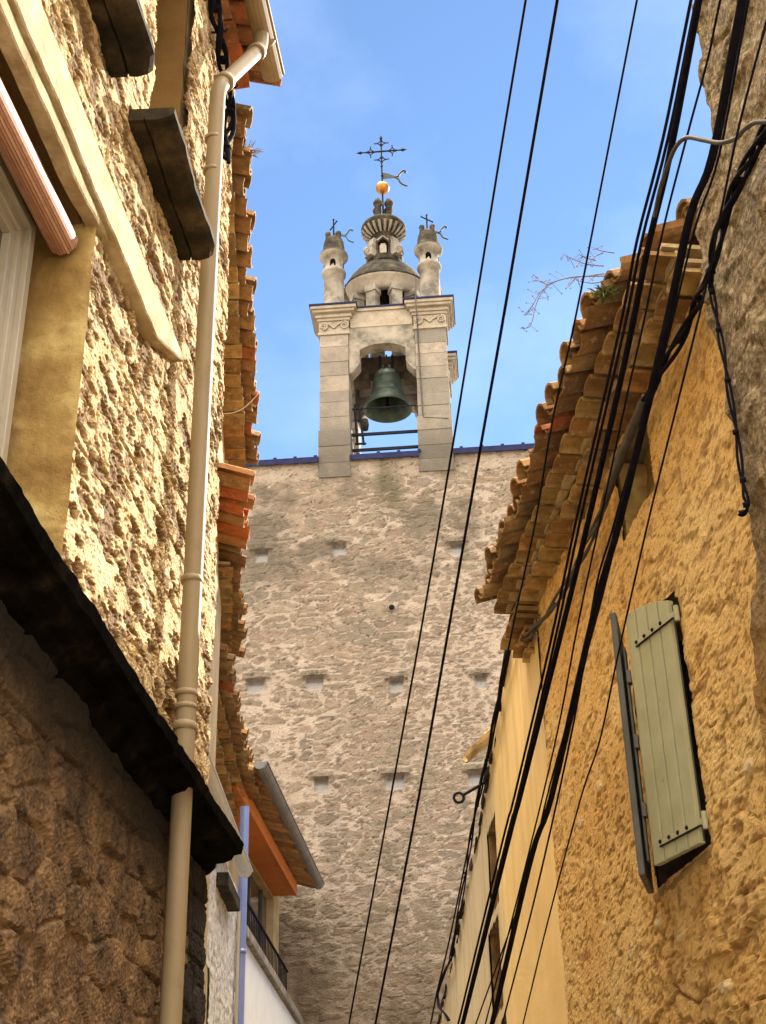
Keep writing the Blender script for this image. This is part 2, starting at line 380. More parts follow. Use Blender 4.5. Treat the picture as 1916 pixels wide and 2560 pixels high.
m = Mat('window_glass', .06, .6); MT['window_glass'] = m.done(m.ramp(m.noise(.9, 3), [(.4, (.02, .022, .026)), (.7, (.07, .065, .06))]))
# shutter
m = Mat('olive_paint', .55, .35); f = m.noise(5, 5); sp = m.noise(34, 3, .6, m.map((1, 1, .35)))
c = m.ramp(f, [(.35, (.27, .27, .165)), (.65, (.325, .325, .205))]); c = m.mix(m.rng(sp, .72, .76, 0, .8), c, (.07, .065, .035))
MT['olive_paint'] = m.done(c, m.bump(m.noise(60, 3, .6, m.map((1, 1, .1))), .2, .003))
simple('grey_shaded_paint', (0.040, 0.042, 0.038), (0.064, 0.066, 0.058), 6, .55, .15, 30, .003, .4)  # grey paint; also the shaded olive shutter leaf, shade as colour
# blind
m = Mat('wooden_blind', .5, .4); c = m.ramp(m.attr('rnd'), [(0, (.42, .20, .12)), (.5, (.55, .30, .2)), (1, (.62, .38, .27))])
c = m.mix(m.rng(m.noise(30, 3, .6), .5, .7, 0, .5), c, (.3, .13, .07)); MT['wooden_blind'] = m.done(c, m.bump(m.noise(50, 3), .2, .003))
# right-hand walls
m = Mat('ochre_stucco'); f = m.noise(1.6, 6, .6); g = m.noise(30, 5, .7); k = m.voro(24, m.map((1, 1, .7)))
c = m.ramp(f, [(.32, (.80, .47, .135)), (.5, (.88, .58, .205)), (.7, (.92, .67, .29))])
c = m.mix(m.rng(g, .36, .46, .3, 0), c, (.64, .31, .06))
c = m.mix(m.rng(m.noise(38, 5, .72, m.map((1, 1, 1.9))), .545, .60, 0, .62), c, (.30, .115, .02)); c = m.mix(m.rng(m.noise(64, 3, .6), .58, .63, 0, .6), c, (.92, .76, .46)); c = m.mix(m.math('MULTIPLY', m.attr('gap'), .85), c, (.13, .06, .018))
c = m.mix(m.attr('rub'), c, m.ramp(m.noise(6, 6, .7), [(.3, (.42, .22, .06)), (.5, (.62, .38, .125)), (.72, (.78, .56, .23))]))
c = m.mix(m.math('MULTIPLY', m.attr('pit'), .65), c, (.24, .10, .022)); c = m.mix(m.attr('pale'), c, (.84, .68, .42))
MT['ochre_stucco'] = m.done(c, m.bump(m.noise(40, 8, .85, m.map((1, 1, 1.6))), 1.0, .02))
m = Mat('brown_rubble'); f = m.noise(2.6, 6, .65); g = m.noise(28, 5, .72)
c = m.ramp(f, [(.3, (.16, .12, .065)), (.5, (.29, .22, .125)), (.7, (.42, .33, .19))])
c = m.mix(m.rng(g, .42, .6, .75, 0), c, (.06, .042, .022)); c = m.mix(m.rng(m.noise(46, 3, .6), .62, .68, 0, .8), c, (.42, .34, .21))
c = m.mix(m.attr('pale'), c, (.46, .38, .25)); c = m.mix(m.attr('rub'), c, (.34, .2, .07))
MT['brown_rubble'] = m.done(c, m.bump(m.math('ADD', m.noise(20, 6, .72), m.math('MULTIPLY', m.voro(30), .5)), 1.0, .03))
m = Mat('yellow_plaster'); w = m.noise(1.6, 7, .7, m.map((1.0, 3.2, .35)), .6); f = m.noise(.9, 5)
c = m.ramp(f, [(.35, (.74, .53, .21)), (.6, (.82, .60, .26)), (.8, (.85, .66, .33))])
c = m.mix(m.attr('grey'), c, (.46, .38, .25)); c = m.mix(m.math('MULTIPLY', m.rng(w, .48, .78, 0, .6), m.attr('streak')), c, (.20, .155, .09))
MT['yellow_plaster'] = m.done(c, m.bump(m.noise(30, 5), .3, .006))
simple('olive_board', (.26, .19, .07), (.34, .26, .10), 4, .85, .3, 25, .006)
simple('cream_render', (.50, .45, .34), (.62, .57, .46), 4, .9, .3, 30, .005)
m = Mat('white_rubble'); f = m.noise(m and 11, 6, .65, m.map((1, 1, 1.4)))
c = m.ramp(f, [(.36, (.30, .31, .33)), (.5, (.58, .58, .58)), (.68, (.72, .72, .71))]); MT['white_rubble'] = m.done(c, m.bump(m.noise(24, 6, .7), .8, .02))
simple('white_wall_paint', (.66, .67, .68), (.74, .75, .76), 2, .8, .15, 30, .003)
simple('orange_wood', (.40, .115, .018), (.50, .16, .028), 4, .6, .15, 30, .003, .35)
simple('house_masonry', (.34, .26, .15), (.46, .36, .22), 3, .95, .6, 18, .02)
simple('street_stone', (.26, .225, .17), (.36, .31, .24), 2, .9, .4, 14, .02)
simple('dry_twig', (.16, .14, .17), (.26, .21, .2), 20, .9, 0)
simple('green_tuft', (.05, .075, .02), (.11, .13, .04), 20, .9, 0)
simple('pale_string', (.6, .57, .5), (.7, .66, .6), 20, .9, 0)
simple('concrete_slab', (.10, .09, .075), (.30, .27, .22), 7, .95, .7, 25, .015)
# ------------------------------------------------------------------ ground
mb = MB(); mb.poly([(-900, -900, 0), (900, -900, 0), (900, 900, 0), (-900, 900, 0)], [(0, 1, 2, 3)])
structure(obj('ground', mb, MT['street_stone']))

# ------------------------------------------------------------------ tile eaves
def eave(root, P, d, n, L, zw, rows, rh, pitch, over, tm, gm, seed, slope=15, courses=2, body=4.0, rise=.055, roof_mat=None, trim=0.0, over2=None):
    kf = lambda c: 1 + ((over2 or over) / over - 1) * c / L
    rg = random.Random(seed); P = V(P[0], P[1], 0); d = unit(d); n = unit(n)
    if rows:
        g = MB(); mo = MB()
        for k, o in enumerate(rows):
            a = rows[k - 1] - .05 if k else -.06
            z = zw + k * rh; 
            cnt = int(L / pitch); off = (.5 if k % 2 else 0) * pitch * .0
            for i in range(cnt):
                c = (i + .5) * pitch + off + rg.uniform(-.006, .006)
                ex = rg.uniform(-.012, .012); r = rg.random()
                p = P + d * c + n * (a * kf(c)) + UP * (z + rg.uniform(-.012, .012))
                ax = unit(n + d * rg.uniform(-.03, .03) + UP * rg.uniform(-.02, .02))
                g.tile(p, ax, d * 1.0, UP, (o - a) * kf(c) + ex, pitch * rg.uniform(.93, .975), rise * rg.uniform(.8, 1.15), .014, rg.uniform(.94, 1.0), 6, r)
                # mortar plug closing the back of the tile
                mo.box(P + d * (c - pitch * .46) + n * (a + .001) + UP * (z + .004), d * pitch * .92, n * (o - a) * rg.uniform(.1, .35), UP * (rise * .8))
            mo.box(P + n * (-.3) + UP * (z + rise * .98 + .004), d * L, n * (o * kf(L) - .02 + .3), UP * (rh - rise * .98 - .008))
        obj('eave_cornice', g, gm, root, smooth=False); obj('mortar_bed', mo, MT['mortar'], root)
    zr = zw + len(rows) * rh
    t = MB(); sl = R_(slope); ax = n * math.cos(sl) - UP * math.sin(sl); upn = UP * math.cos(sl) + n * math.sin(sl)
    cnt = int(L / pitch); tl = .44
    for c_ in range(courses):
        back = over - tl - c_ * (tl - .07)
        for i in range(cnt + 1):
            for kind in (0, 1):
                if kind == 0 and i == cnt: continue
                c = (i + (.5 if kind == 0 else 0)) * pitch + rg.uniform(-.012, .012); r = rg.random(); ex = rg.uniform(-.05, .025) if c_ == 0 else 0
                if c_ == 0: ex -= trim * max(0, 1 - c / .5)
                base = P + d * c + n * (back - over * (1 - kf(c))) + UP * (zr + (over - back) * math.tan(sl) + c_ * .012)
                a2 = unit(ax + d * rg.uniform(-.06, .06) + UP * rg.uniform(-.03, .03))
                if kind == 0:                                         # channel tile
                    t.tile(base + upn * .058, a2, d, -upn, tl + ex, pitch * .92, .058, .013, .94, 6, r)
                else:                                                 # cover tile
                    t.tile(base + upn * (.035 + rg.uniform(-.006, .01)), a2, d, upn, tl + ex * 1.3, pitch * .78, .072, .013, 1.12, 6, r)
    obj('roof_tiles', t, tm, root, smooth=False)
    if body:
        b = MB(); back = over - courses * (tl - .07) + .2
        o = P + n * back + UP * (zr + (over - back) * math.tan(sl) - .02)
        dn = -ax * body
        b.box(o, d * L, dn, upn * .05); obj('roof', b, roof_mat or MT['terracotta'], root)

def half_gutter(mb, p0, p1, r, out, seg=8, th=.006, lip=.012):
    p0, p1 = np.asarray(p0, float), np.asarray(p1, float)
    def prof(rr): return [out * (-math.cos(math.pi * k / seg) * rr) - UP * (math.sin(math.pi * k / seg) * rr) for k in range(seg + 1)]
    A, B = prof(r), prof(r - th); n = seg + 1
    pts = [p0 + q for q in A] + [p0 + q for q in B] + [p1 + q for q in A] + [p1 + q for q in B]; fs = []
    for k in range(seg):
        fs += [(k, k + 1, 2 * n + k + 1, 2 * n + k), (n + k, 3 * n + k, 3 * n + k + 1, n + k + 1), (k, n + k, n + k + 1, k + 1), (2 * n + k, 2 * n + k + 1, 3 * n + k + 1, 3 * n + k)]
    mb.poly(pts, fs, .5, False)
    for p in (p0, p1):
        mb.poly([p] + [p + q for q in prof(r - .001)], [(0, k + 1, k + 2) for k in range(seg)], .5)
    mb.tube([p0 + out * r, p1 + out * r], lip, 8, rnd=.5)

def ring_clip(mb, c, t, r, w): t = unit(t); mb.tube([c - t * w, c - t * w * .99, c + t * w * .99, c + t * w], [r * .9, r, r, r * .9], 16)

# ------------------------------------------------------------------ left stone house
SE = 6.88                                     # far corner of the house along its wall
lh = thing('stone_house', FL.pt(5, 0, -1), 'sunlit stucco stone house with dark cornice, downpipe and window, filling the left edge', 'house', 'houses along the lane')
SJ, ZL = 4.36, 5.50                           # window jamb, lintel underside
RS0, RS1, RZ = 5.03, 5.72, 6.52               # shallow plaster recess
pc = at_plane(602, 2109, FL.P + FL.d * SE, FL.d); CO = float((pc - FL.P) @ FL.n); CZ = float(pc[2]); CB = FL.px(513, 2178)[1]
print('cornice out %.3f top %.3f bottom %.3f' % (CO, CZ, CB), [at_z(x, y, CZ).round(2) for x, y in ((0, 1184), (490, 1923))])
def f_left(s, z):
    d = .03 * (fbm(s * 1.3, z * 1.3, 3) - .5) + .008 * (fbm(s * 9, z * 9, 4, 3) - .5) * 2
    mod = fbm(s * 1.6, z * 1.8, 15, 3)
    zs = z + .35 * s                                                   # joints and hollows drift with the courses
    tilt = z + .10 * s
    n1 = fbm(s * 5.5, tilt * 17, 21, 4); pit = ss(.60, .66, n1 + .16 * (mod - .5))
    n2 = fbm(s * 13, tilt * 34, 22, 3); pit2 = ss(.57, .66, n2 + .22 * (mod - .5))
    n3 = np.abs(fbm(s * 3, tilt * 9, 23, 3) - .5); crk = ss(.03, .005, n3) * ss(.45, .6, fbm(s * 3, z * 3, 24))
    f1, f2, r, r2 = worley((s + .04 * n1) / .15, (z + .05 * n2) / .11, 27); hol = ss(.36, .26, f1 + .5 * (n2 - .5)) * (r > .88) * (.5 + .8 * r2)
    d = d - (zq_ := ss(CZ - .02, CZ + .03, z - .036 * (SE - s))) * (.014 * pit + .008 * pit2 + .012 * crk + .024 * hol) + .005 * (fbm(s * 22, z * 40, 26, 2) - .5)
    pit = np.maximum(pit, .8 * pit2)
    pit = np.maximum(pit, hol)
    # mortar courses, slightly sunk
    line = np.abs(((z + .03 * (fbm(s * 2, z * .7, 5) - .5)) / .31) % 1 - .5); vl = np.abs(((s + .04 * (fbm(s * 3, z * 3, 6) - .5)) / .47 + .37 * np.floor((z + .03 * (fbm(s * 2, z * .7, 5) - .5)) / .31 + .5)) % 1 - .5)
    jn = np.maximum(ss(.06, .0, line), ss(.04, .0, vl)) * ss(.44, .54, fbm(s * 1.7, z * 2.2, 14)); d = d - .016 * jn; pit = np.maximum(pit, .7 * jn)
    d = d + .0045 * (_h(np.floor(s * 90), np.floor(z * 130), 5) - .5)
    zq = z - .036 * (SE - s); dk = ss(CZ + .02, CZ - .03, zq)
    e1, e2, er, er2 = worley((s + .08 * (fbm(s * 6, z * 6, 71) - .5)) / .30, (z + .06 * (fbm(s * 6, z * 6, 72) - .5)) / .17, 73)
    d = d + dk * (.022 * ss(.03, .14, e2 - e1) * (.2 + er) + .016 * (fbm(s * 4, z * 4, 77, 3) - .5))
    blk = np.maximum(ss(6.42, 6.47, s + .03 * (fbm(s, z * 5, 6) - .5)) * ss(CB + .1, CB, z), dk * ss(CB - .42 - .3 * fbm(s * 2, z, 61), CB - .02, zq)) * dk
    return dict(d=d, pit=np.clip(pit + .6 * pit2, 0, 1), dark=dk, black=blk)
def cut_left(s, z): return ((s < SJ + .01) & (s > 2.75) & (z > CZ + .07) & (z < ZL + .02)) | ((s > RS0 + .02 * np.sin(z * 19)) & (s < RS1 + .02 * np.sin(z * 23)) & (z > RZ))
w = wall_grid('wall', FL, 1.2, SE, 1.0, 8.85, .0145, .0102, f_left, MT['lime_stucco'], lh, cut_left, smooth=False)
mb = MB()
mb.fbox(FL, SE - .2, SE - .01, 0, 8.8, -4, -.06); mb.fbox(FL, RS1 + .0, SE - .22, 3.5, 8.8, -.6, -.06); mb.fbox(FL, 1.22, SE - .2, 0, 8.8, -4.2, -.6); mb.fbox(FL, 1.22, 2.7, 0, 8.8, -.6, -.06)
mb.fbox(FL, SJ + .35, RS0, 5.9, 8.8, -.55, -.06); mb.fbox(FL, SJ + .35, SE - .2, 0, RZ - .02, -.5, -.06)
obj('wall_core', mb, MT['house_masonry'], lh)
# recess back and cheek
fj = Frame(FL.pt(SJ, 0, 0), -FL.n, -FL.d)
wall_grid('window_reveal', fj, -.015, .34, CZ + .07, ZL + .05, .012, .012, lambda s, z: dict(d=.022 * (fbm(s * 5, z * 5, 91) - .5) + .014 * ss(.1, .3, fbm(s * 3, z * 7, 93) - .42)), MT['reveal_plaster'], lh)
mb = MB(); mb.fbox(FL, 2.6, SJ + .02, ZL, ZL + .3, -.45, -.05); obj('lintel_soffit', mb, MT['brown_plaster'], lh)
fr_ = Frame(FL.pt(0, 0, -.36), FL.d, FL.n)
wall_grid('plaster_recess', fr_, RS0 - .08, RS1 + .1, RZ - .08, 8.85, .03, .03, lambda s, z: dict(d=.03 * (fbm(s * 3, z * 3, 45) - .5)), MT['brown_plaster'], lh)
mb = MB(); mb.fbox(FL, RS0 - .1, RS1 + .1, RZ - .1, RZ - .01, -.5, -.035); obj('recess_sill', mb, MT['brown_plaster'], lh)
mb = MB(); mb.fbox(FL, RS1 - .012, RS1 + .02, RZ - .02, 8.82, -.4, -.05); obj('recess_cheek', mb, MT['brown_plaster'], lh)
# lintel and string course: weathered render bands standing proud
def band(name, s0, s1, z0, z1, o, endcut):
    def f(t, q): return None
    g = MB(); ns = int((s1 - s0) / .04)
    def prof(i):
        s = s0 + (s1 - s0) * i / ns; ta = max(0, (s - (s1 - endcut)) / endcut)
        za = z0 + (z1 - z0) * .93 * ta; w_ = .002 * math.sin(s * 9) + .0025 * math.sin(s * 31 + 1)
        oo = o + .002 * math.sin(s * 7)
        return [FL.pt(s, za + w_, -.03), FL.pt(s, za + w_, oo - .006), FL.pt(s, za + w_ + .008, oo), FL.pt(s, z1 + w_ * .6 - .01, oo + .004), FL.pt(s, z1 + w_ * .6, -.03)]
    pts = []; 
    for i in range(ns + 1): pts += prof(i)
    fs = [(i * 5 + k, i * 5 + k + 1, i * 5 + k + 6, i * 5 + k + 5) for i in range(ns) for k in range(4)] + [(ns * 5, ns * 5 + 1, ns * 5 + 2, ns * 5 + 3, ns * 5 + 4)]
    g.poly(pts, fs, .5); obj(name, g, MT['smooth_render'], lh)
LO, SO = .035, .062
lz0, lz1, le = FL.px(140, 330, LO)[1], FL.px(183, 297, LO)[1], FL.px(275, 655, LO)[0]
sz0, sz1, se_ = FL.px(300, 618, SO)[1], FL.px(341, 600, SO)[1], FL.px(457, 975, SO)[0]
lz1 = min(lz1, sz0 - .004)
band('lintel', 1.2, le, lz0, lz1, LO, .45)
band('string_course', 1.2, se_, sz0, sz1, SO, .5)
# cornice
CH = CZ - CB; prof = [(0.0, CB - .02), (.02, CB - .012), (CO * .28, CB + .12 * CH), (CO * .32, CB + .3 * CH), (CO * .55, CB + .33 * CH), (CO * .74, CB + .42 * CH), (CO * .80, CB + .58 * CH), (CO, CB + .62 * CH), (CO + .012, CZ), (CO * .9, CZ + .02), (-.04, CZ + .06)]
g = MB(); ns = 330; pts = []
for i in range(ns + 1):
    s = 1.2 + (SE + .02 - 1.2) * i / ns
    for k, (o, z) in enumerate(prof):
        nf = lambda fq, kk, sd: float(fbm(np.array([s * fq]), np.array([k * kk]), sd, 5)[0]) - .5
        j = (.022 * nf(2.3, .3, 51) + .018 * nf(9.0, .6, 53) + .006 * nf(31.0, .9, 55)) * (1 if k > 1 else 0) - (.05 * max(0.0, nf(6.0, .1, 57) - .16) * 3 if 5 < k < 9 else 0)
        pts.append(FL.pt(s, z + .036 * (SE - s) + j * .35, o + j * .7 * (k < len(prof) - 1)))
n_ = len(prof)
fs = [(i * n_ + k, i * n_ + k + 1, (i + 1) * n_ + k + 1, (i + 1) * n_ + k) for i in range(ns) for k in range(n_ - 1)] + [tuple(ns * n_ + k for k in range(n_))]
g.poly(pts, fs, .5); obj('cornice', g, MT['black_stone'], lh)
# stone corbel slabs
def slab(pxs, z, h, grooves, s_near=None):
    P = [at_z(x, y, z) for x, y in pxs]
    so = [((p - FL.P) @ FL.d, (p - FL.P) @ FL.n) for p in P]
    return so
a = [at_z(x, y, 6.42) for x, y in ((321, 303), (440, 305), (537, 629), (497, 668), (459, 655))]
print('slab', [(round(float((p - FL.P) @ FL.d), 2), round(float((p - FL.P) @ FL.n), 2)) for p in a])
def corbel(s0, s1, z, w0, w1, h):
    g = MB(); nn = 14
    def ring(t):
        s = s0 + (s1 - s0) * t; w_ = w0 + (w1 - w0) * t + .005 * math.sin(t * 9); e = .004 * math.sin(t * 7 + 1)
        if t > .93: w_ *= .86
        q = [(-.05, 0), (w_ * .30, -.012), (w_ * .33, .012), (w_ * .36, -.012), (w_ * .62, -.018), (w_ * .88, -.006), (w_ * .99, .012), (w_, h * .8), (w_ * .96, h), (-.05, h + .02)]
        return [FL.pt(s, z + b + e * (k not in (0, 9)), o + .003 * math.sin(s * 31 + k)) for k, (o, b) in enumerate(q)]
    pts = []
    for i in range(nn + 1): pts += ring(i / nn)
    fs = [(i * 10 + k, i * 10 + k + 1, i * 10 + k + 11, i * 10 + k + 10) for i in range(nn) for k in range(9)] + [tuple(range(10))[::-1], tuple(nn * 10 + k for k in range(10))]
    g.poly(pts, fs, .5); return g
obj('corbel', corbel(4.70, 5.74, 6.42, .215, .20, .05), MT['lichen_stone'], lh)
obj('corbel', corbel(3.1, 4.46, 6.45, .215, .20, .05), MT['lichen_stone'], lh)
# window: frame and glass
sF, zF = FL.px(87, 569, -.2); print('frame', sF, zF)
wf = MB()
for (a0, a1, o0, o1) in ((0, .05, -.26, -.19), (.05, .095, -.27, -.215), (.095, .14, -.29, -.235)):
    wf.fbox(FL, sF - a1 + .001, sF - a0, CZ - .1, zF - a0, o0, o1); wf.fbox(FL, 2.7, sF - a1, zF - a1, zF - a0 - .0005, o0, o1 - .0004)
wo = obj('window', wf, MT['white_pvc'], lh, bevel=.004)
mb = MB(); mb.fbox(FL, 2.7, sF - .13, CZ - .1, zF - .13, -.30, -.27); obj('pane', mb, MT['window_glass'], wo)
# rolled slatted blind under the lintel: hangs in the window as a thing of its own
s1b, zb1 = FL.px(158, 605, -.10); s0b, zb0 = FL.px(0, 290, -.10); print('blind', s1b, zb1, s0b, zb0)
g = MB(); sg = 30
bl = thing('rolled_blind', FL.pt(s1b - .6, zb1, -.1), 'rolled copper-brown slatted blind hanging under the left window lintel', 'blind')
dv = unit(FL.pt(s1b, zb1) - FL.pt(s0b, zb0)); A0 = FL.pt(s1b, zb1, -.10) - dv * 1.25; A1 = FL.pt(s1b, zb1, -.10)
e1 = FL.n; e2 = np.cross(dv, e1); rb = .062
for k in range(sg):
    a0, a1 = 2 * math.pi * k / sg, 2 * math.pi * (k + .82) / sg; am = (a0 + a1) / 2
    q = lambda a, r: e1 * math.cos(a) * r + e2 * math.sin(a) * r
    g.hexa([A0 + q(a0, rb * .8), A0 + q(a1, rb * .8), A0 + q(a1, rb), A0 + q(a0, rb), A1 + q(a0, rb * .8), A1 + q(a1, rb * .8), A1 + q(a1, rb) + dv * .004 * (k % 3), A1 + q(a0, rb) + dv * .004 * (k % 3)])
obj('slats', g, MT['wooden_blind'], bl)
g = MB(); g.tube([A0, A1 - dv * .01], rb * .84, 20); obj('roll_core', g, MT['wooden_blind'], bl)
# downpipe
sP, _ = FL.px(480, 1450, .105)
zt = FL.px(525, 165, .105)[1]; zend = 1.0
GO = .33; gp = at_z(682, 190, 8.92); gs, go = float((gp - FL.P) @ FL.d), float((gp - FL.P) @ FL.n); print('gutter', gs, go, 'pipe s', sP, zt)
dpth = [FL.pt(gs - .42, 8.93, go), FL.pt(gs - .44, 8.80, go - .01), FL.pt(sP + .0, zt + .12, .10), FL.pt(sP, zt, .08), FL.pt(sP, zt - .3, .105), FL.pt(sP - .0, 5, .105), FL.pt(sP, zend, .105)]
def smoothpath(p, n=6):
    p = [np.asarray(q, float) for q in p]; out = []
    for i in range(len(p) - 1):
        a, b, c, d_ = p[max(i - 1, 0)], p[i], p[i + 1], p[min(i + 2, len(p) - 1)]
        for k in range(n):
            t = k / n; out.append(.5 * ((2 * b) + (-a + c) * t + (2 * a - 5 * b + 4 * c - d_) * t * t + (-a + 3 * b - 3 * c + d_) * t**3))
    return out + [p[-1]]
def elbowpath(p, r=.06, n=4):
    p = [np.asarray(q, float) for q in p]; out = [p[0]]
    for i in range(1, len(p) - 1):
        a, b = unit(p[i - 1] - p[i]), unit(p[i + 1] - p[i]); rr = min(r, np.linalg.norm(p[i - 1] - p[i]) * .45, np.linalg.norm(p[i + 1] - p[i]) * .45)
        for k in range(n + 1):
            t = k / n; out.append((1 - t)**2 * (p[i] + a * rr) + 2 * t * (1 - t) * p[i] + t * t * (p[i] + b * rr))
    return out + [p[-1]]
g = MB(); dpth2 = [FL.pt(gs - .42, 8.93, go), FL.pt(gs - .42, 8.74, go), FL.pt(sP, zt, .115), FL.pt(sP, zend, .105)]
g.tube(elbowpath(dpth2, .09), .047, 18); pipe = obj('downpipe', g, MT['beige_pvc'], lh)
for (x, y, w_) in ((520, 300, .012), (517, 385, .012), (497, 1484, .016), (470, 1742, .014), (468, 1775, .012), (465, 1822, .02)):
    z = FL.px(x, y, .105)[1]; g = MB(); ring_clip(g, FL.pt(sP, z, .105), UP, .053, w_); obj('pipe_collar', g, MT['beige_pvc'], pipe)
for q0, q1, tt in ((1, 2, .12), (1, 2, .86)):
    g = MB(); c = dpth2[q0] * (1 - tt) + dpth2[q1] * tt; ring_clip(g, c, dpth2[q1] - dpth2[q0], .061, .03); obj('pipe_collar', g, MT['beige_pvc'], pipe)
g = MB(); half_gutter(g, FL.pt(3.0, 8.93, go), FL.pt(gs, 8.93, go), .074, FL.n); gu = obj('gutter', g, MT['beige_pvc'], lh)
g = MB(); ring_clip(g, FL.pt(gs - .32, 8.93, go), FL.d, .078, .012); obj('gutter_joint', g, MT['beige_pvc'], gu)
eave(lh, FL.pt(3.0, 0, 0), FL.d, FL.n, SE + .06 - 3.0, 8.86, [.10], .085, .205, .27, MT['terracotta_red'], MT['terracotta_red'], 3)

# ------------------------------------------------------------------ houses further down the left side
def line_house(name, p0, p1, zt, label, mat, zb=0, depth=4.0, off=0.0):
    p0, p1 = V(p0[0], p0[1], 0), V(p1[0], p1[1], 0); d = unit(p1 - p0); n = V(d[1], -d[0], 0)
    th = thing(name, (p0 + p1) / 2 - n * 1.5, label, 'house', 'houses along the lane')
    fr = Frame(p0, d, n); L = float(np.linalg.norm(p1 - p0))
    g = MB(); g.fbox(fr, 0, L, zb, zt, -depth, 0); obj('wall', g, mat, th)
    return th, fr, L
# tall tiled house, right after the corner of the stone house
A0, A1 = at_z(622, 330, 8.6), at_z(645, 1155, 8.6)
dA = unit((A1 - A0) * V(1, 1, 0)); nA = V(dA[1], -dA[0], 0)
ovA = .30
h1, f1_, L1_ = line_house('tiled_house', A0 - nA * ovA - dA * .18, A1 - nA * ovA, 8.42, 'narrow house behind the beige downpipe with the highest tile eaves on the left', MT['house_masonry'])
eave(h1, f1_.P, dA, nA, L1_, 8.42, [.19], .09, .205, ovA, MT['terracotta'], MT['terracotta_ochre'], 11)
B0, B1 = at_z(620, 1190, 7.22), at_z(607, 1630, 7.18)
dB = unit((B1 - B0) * V(1, 1, 0)); nB = V(dB[1], -dB[0], 0)
h2, f2_, L2_ = line_house('tiled_house', B0 - nB * .30, B1 - nB * .30, 7.02, 'house with bright orange eave tiles in the middle of the left row', MT['house_masonry'])
eave(h2, f2_.P, dB, nB, 1.25, 7.14, [], .08, .2, .33, MT['terracotta_orange'], MT['terracotta_orange'], 12)
eave(h2, f2_.pt(1.28, 0, 0), dB, nB, L2_ - 1.28, 7.02, [.19], .085, .18, .30, MT['terracotta'], MT['terracotta_ochre'], 13)
C0, C1 = at_z(580, 1660, 6.8), at_z(652, 2003, 6.8)
dC = unit((C1 - C0) * V(1, 1, 0)); nC = V(dC[1], -dC[0], 0)
h3, f3_, L3_ = line_house('tiled_house', C0 - nC * .37 - dC * .3, C1 - nC * .37, 6.56, 'cream house under a triple row of stepped eave tiles, left of the grey gutter', MT['cream_render'])
eave(h3, f3_.P, dC, nC, L3_, 6.56, [.11, .22], .08, .18, .37, MT['terracotta'], MT['terracotta_ochre'], 14)
# annex: white rubble wall with pale gutter and blue downpipe
G0, G1 = at_z(510, 1913, 5.0), at_z(613, 2178, 5.0)
dG = unit((G1 - G0) * V(1, 1, 0)); nG = V(dG[1], -dG[0], 0)
pw = at_plane(588, 2300, V(G1[0], G1[1], 0) - nG * .12, nG); LG = float((pw - G0) @ dG)
h4, f4_, L4_ = line_house('white_annex', (G0 - nG * .12 - dG * 2.2), G0 - nG * .12 + dG * LG, 4.95, 'low white rubble annex with a pale gutter, seen past the dark cornice', MT['house_masonry'], depth=1.5)
fa = Frame(f4_.P, f4_.d, f4_.n)
def f_annex(s, z):
    f1, f2, r, r2 = worley(s / .16 + .3 * fbm(s * 5, z * 5, 5), z / .09, 66); st = ss(.05, .25, f2 - f1)
    return dict(d=.012 + .008 * st * (.4 + r) + .01 * (fbm(s * 9, z * 9, 3) - .5))
wall_grid('rubble_facing', fa, 0, L4_, 1.5, 4.9, .03, .02, f_annex, MT['white_rubble'], h4, lambda s, z: (s > L4_ - 3.9) & (s < L4_ - 1.85) & (z < fa.px(540, 2455)[1] ))
g = MB(); half_gutter(g, G0 - dG * 1.5, G1, .066, nG); gu = obj('gutter', g, MT['pale_pvc'], h4)
for t in (.35, .72, .93):
    g = MB(); ring_clip(g, G0 + (G1 - G0) * t, dG, .069, .008); obj('gutter_joint', g, MT['pale_pvc'], gu)
qs, qz = fa.px(537, 2180); qs2, qz2 = fa.px(568, 2250)
g = MB(); g.fbox(fa, qs, qs2, qz - .12, qz, 0, .12); obj('stone_ledge', g, MT['weathered_stone'], h4, bevel=.01)
g = MB(); zt_ = at_plane(611, 2020, fa.pt(L4_ + .07, 0, .05), f4_.n)[2]
g.tube([fa.pt(L4_ + .05, zt_, .06), fa.pt(L4_ + .05, 1, .06)], .045, 14); bp = obj('blue_downpipe', g, MT['blue_pvc'], h4)
g = MB(); ring_clip(g, fa.pt(L4_ + .05, fa.px(608, 2420)[1], .06), UP, .05, .02); obj('pipe_collar', g, MT['blue_pvc'], bp)
for k in range(3):
    g = MB(); g.tube([fa.pt(L4_ - .03 - .05 * k, 4.7, .045), fa.pt(L4_ - .03 - .05 * k, 1, .045)], .012, 8); obj('conduit', g, MT['white_pvc'], h4)
# terrace house: orange timber eaves, dark window, railing, white wall
e0, e1 = at_z(650, 1905, 6.9), at_z(797, 2210, 6.9)
dE = unit((e1 - e0) * V(1, 1, 0)); nE = V(dE[1], -dE[0], 0); fE = Frame(e0 * V(1, 1, 0), dE, nE); LE = float(np.linalg.norm(e1 - e0))
h5 = thing('terrace_house', fE.pt(3, 0, -1.5), 'house with orange timber eaves, dark window and railed terrace, beside the church', 'house', 'houses along the lane')
print('terrace', e0.round(2), e1.round(2))
g = MB(); half_gutter(g, e0, e1, .085, nE); gu = obj('gutter', g, MT['grey_zinc'], h5)
for k in range(9):
    g = MB(); ring_clip(g, e0 + (e1 - e0) * (k + .6) / 9.1, dE, .089, .01); obj('gutter_joint', g, MT['grey_zinc'], gu)
eave(h5, fE.pt(.1, 0, -.42), dE, nE, LE - .1, 6.80, [], .08, .2, .40, MT['terracotta'], MT['terracotta'], 17, courses=2, body=2.5)
zf = 6.62; w0, w1 = at_z(638, 2008, zf), at_z(750, 2240, zf); of0 = float((w0 - fE.P) @ nE); of1 = float((w1 - fE.P) @ nE); print('fascia o', of0, of1)
FO = -.27; s_e = float((w1 - fE.P) @ dE)
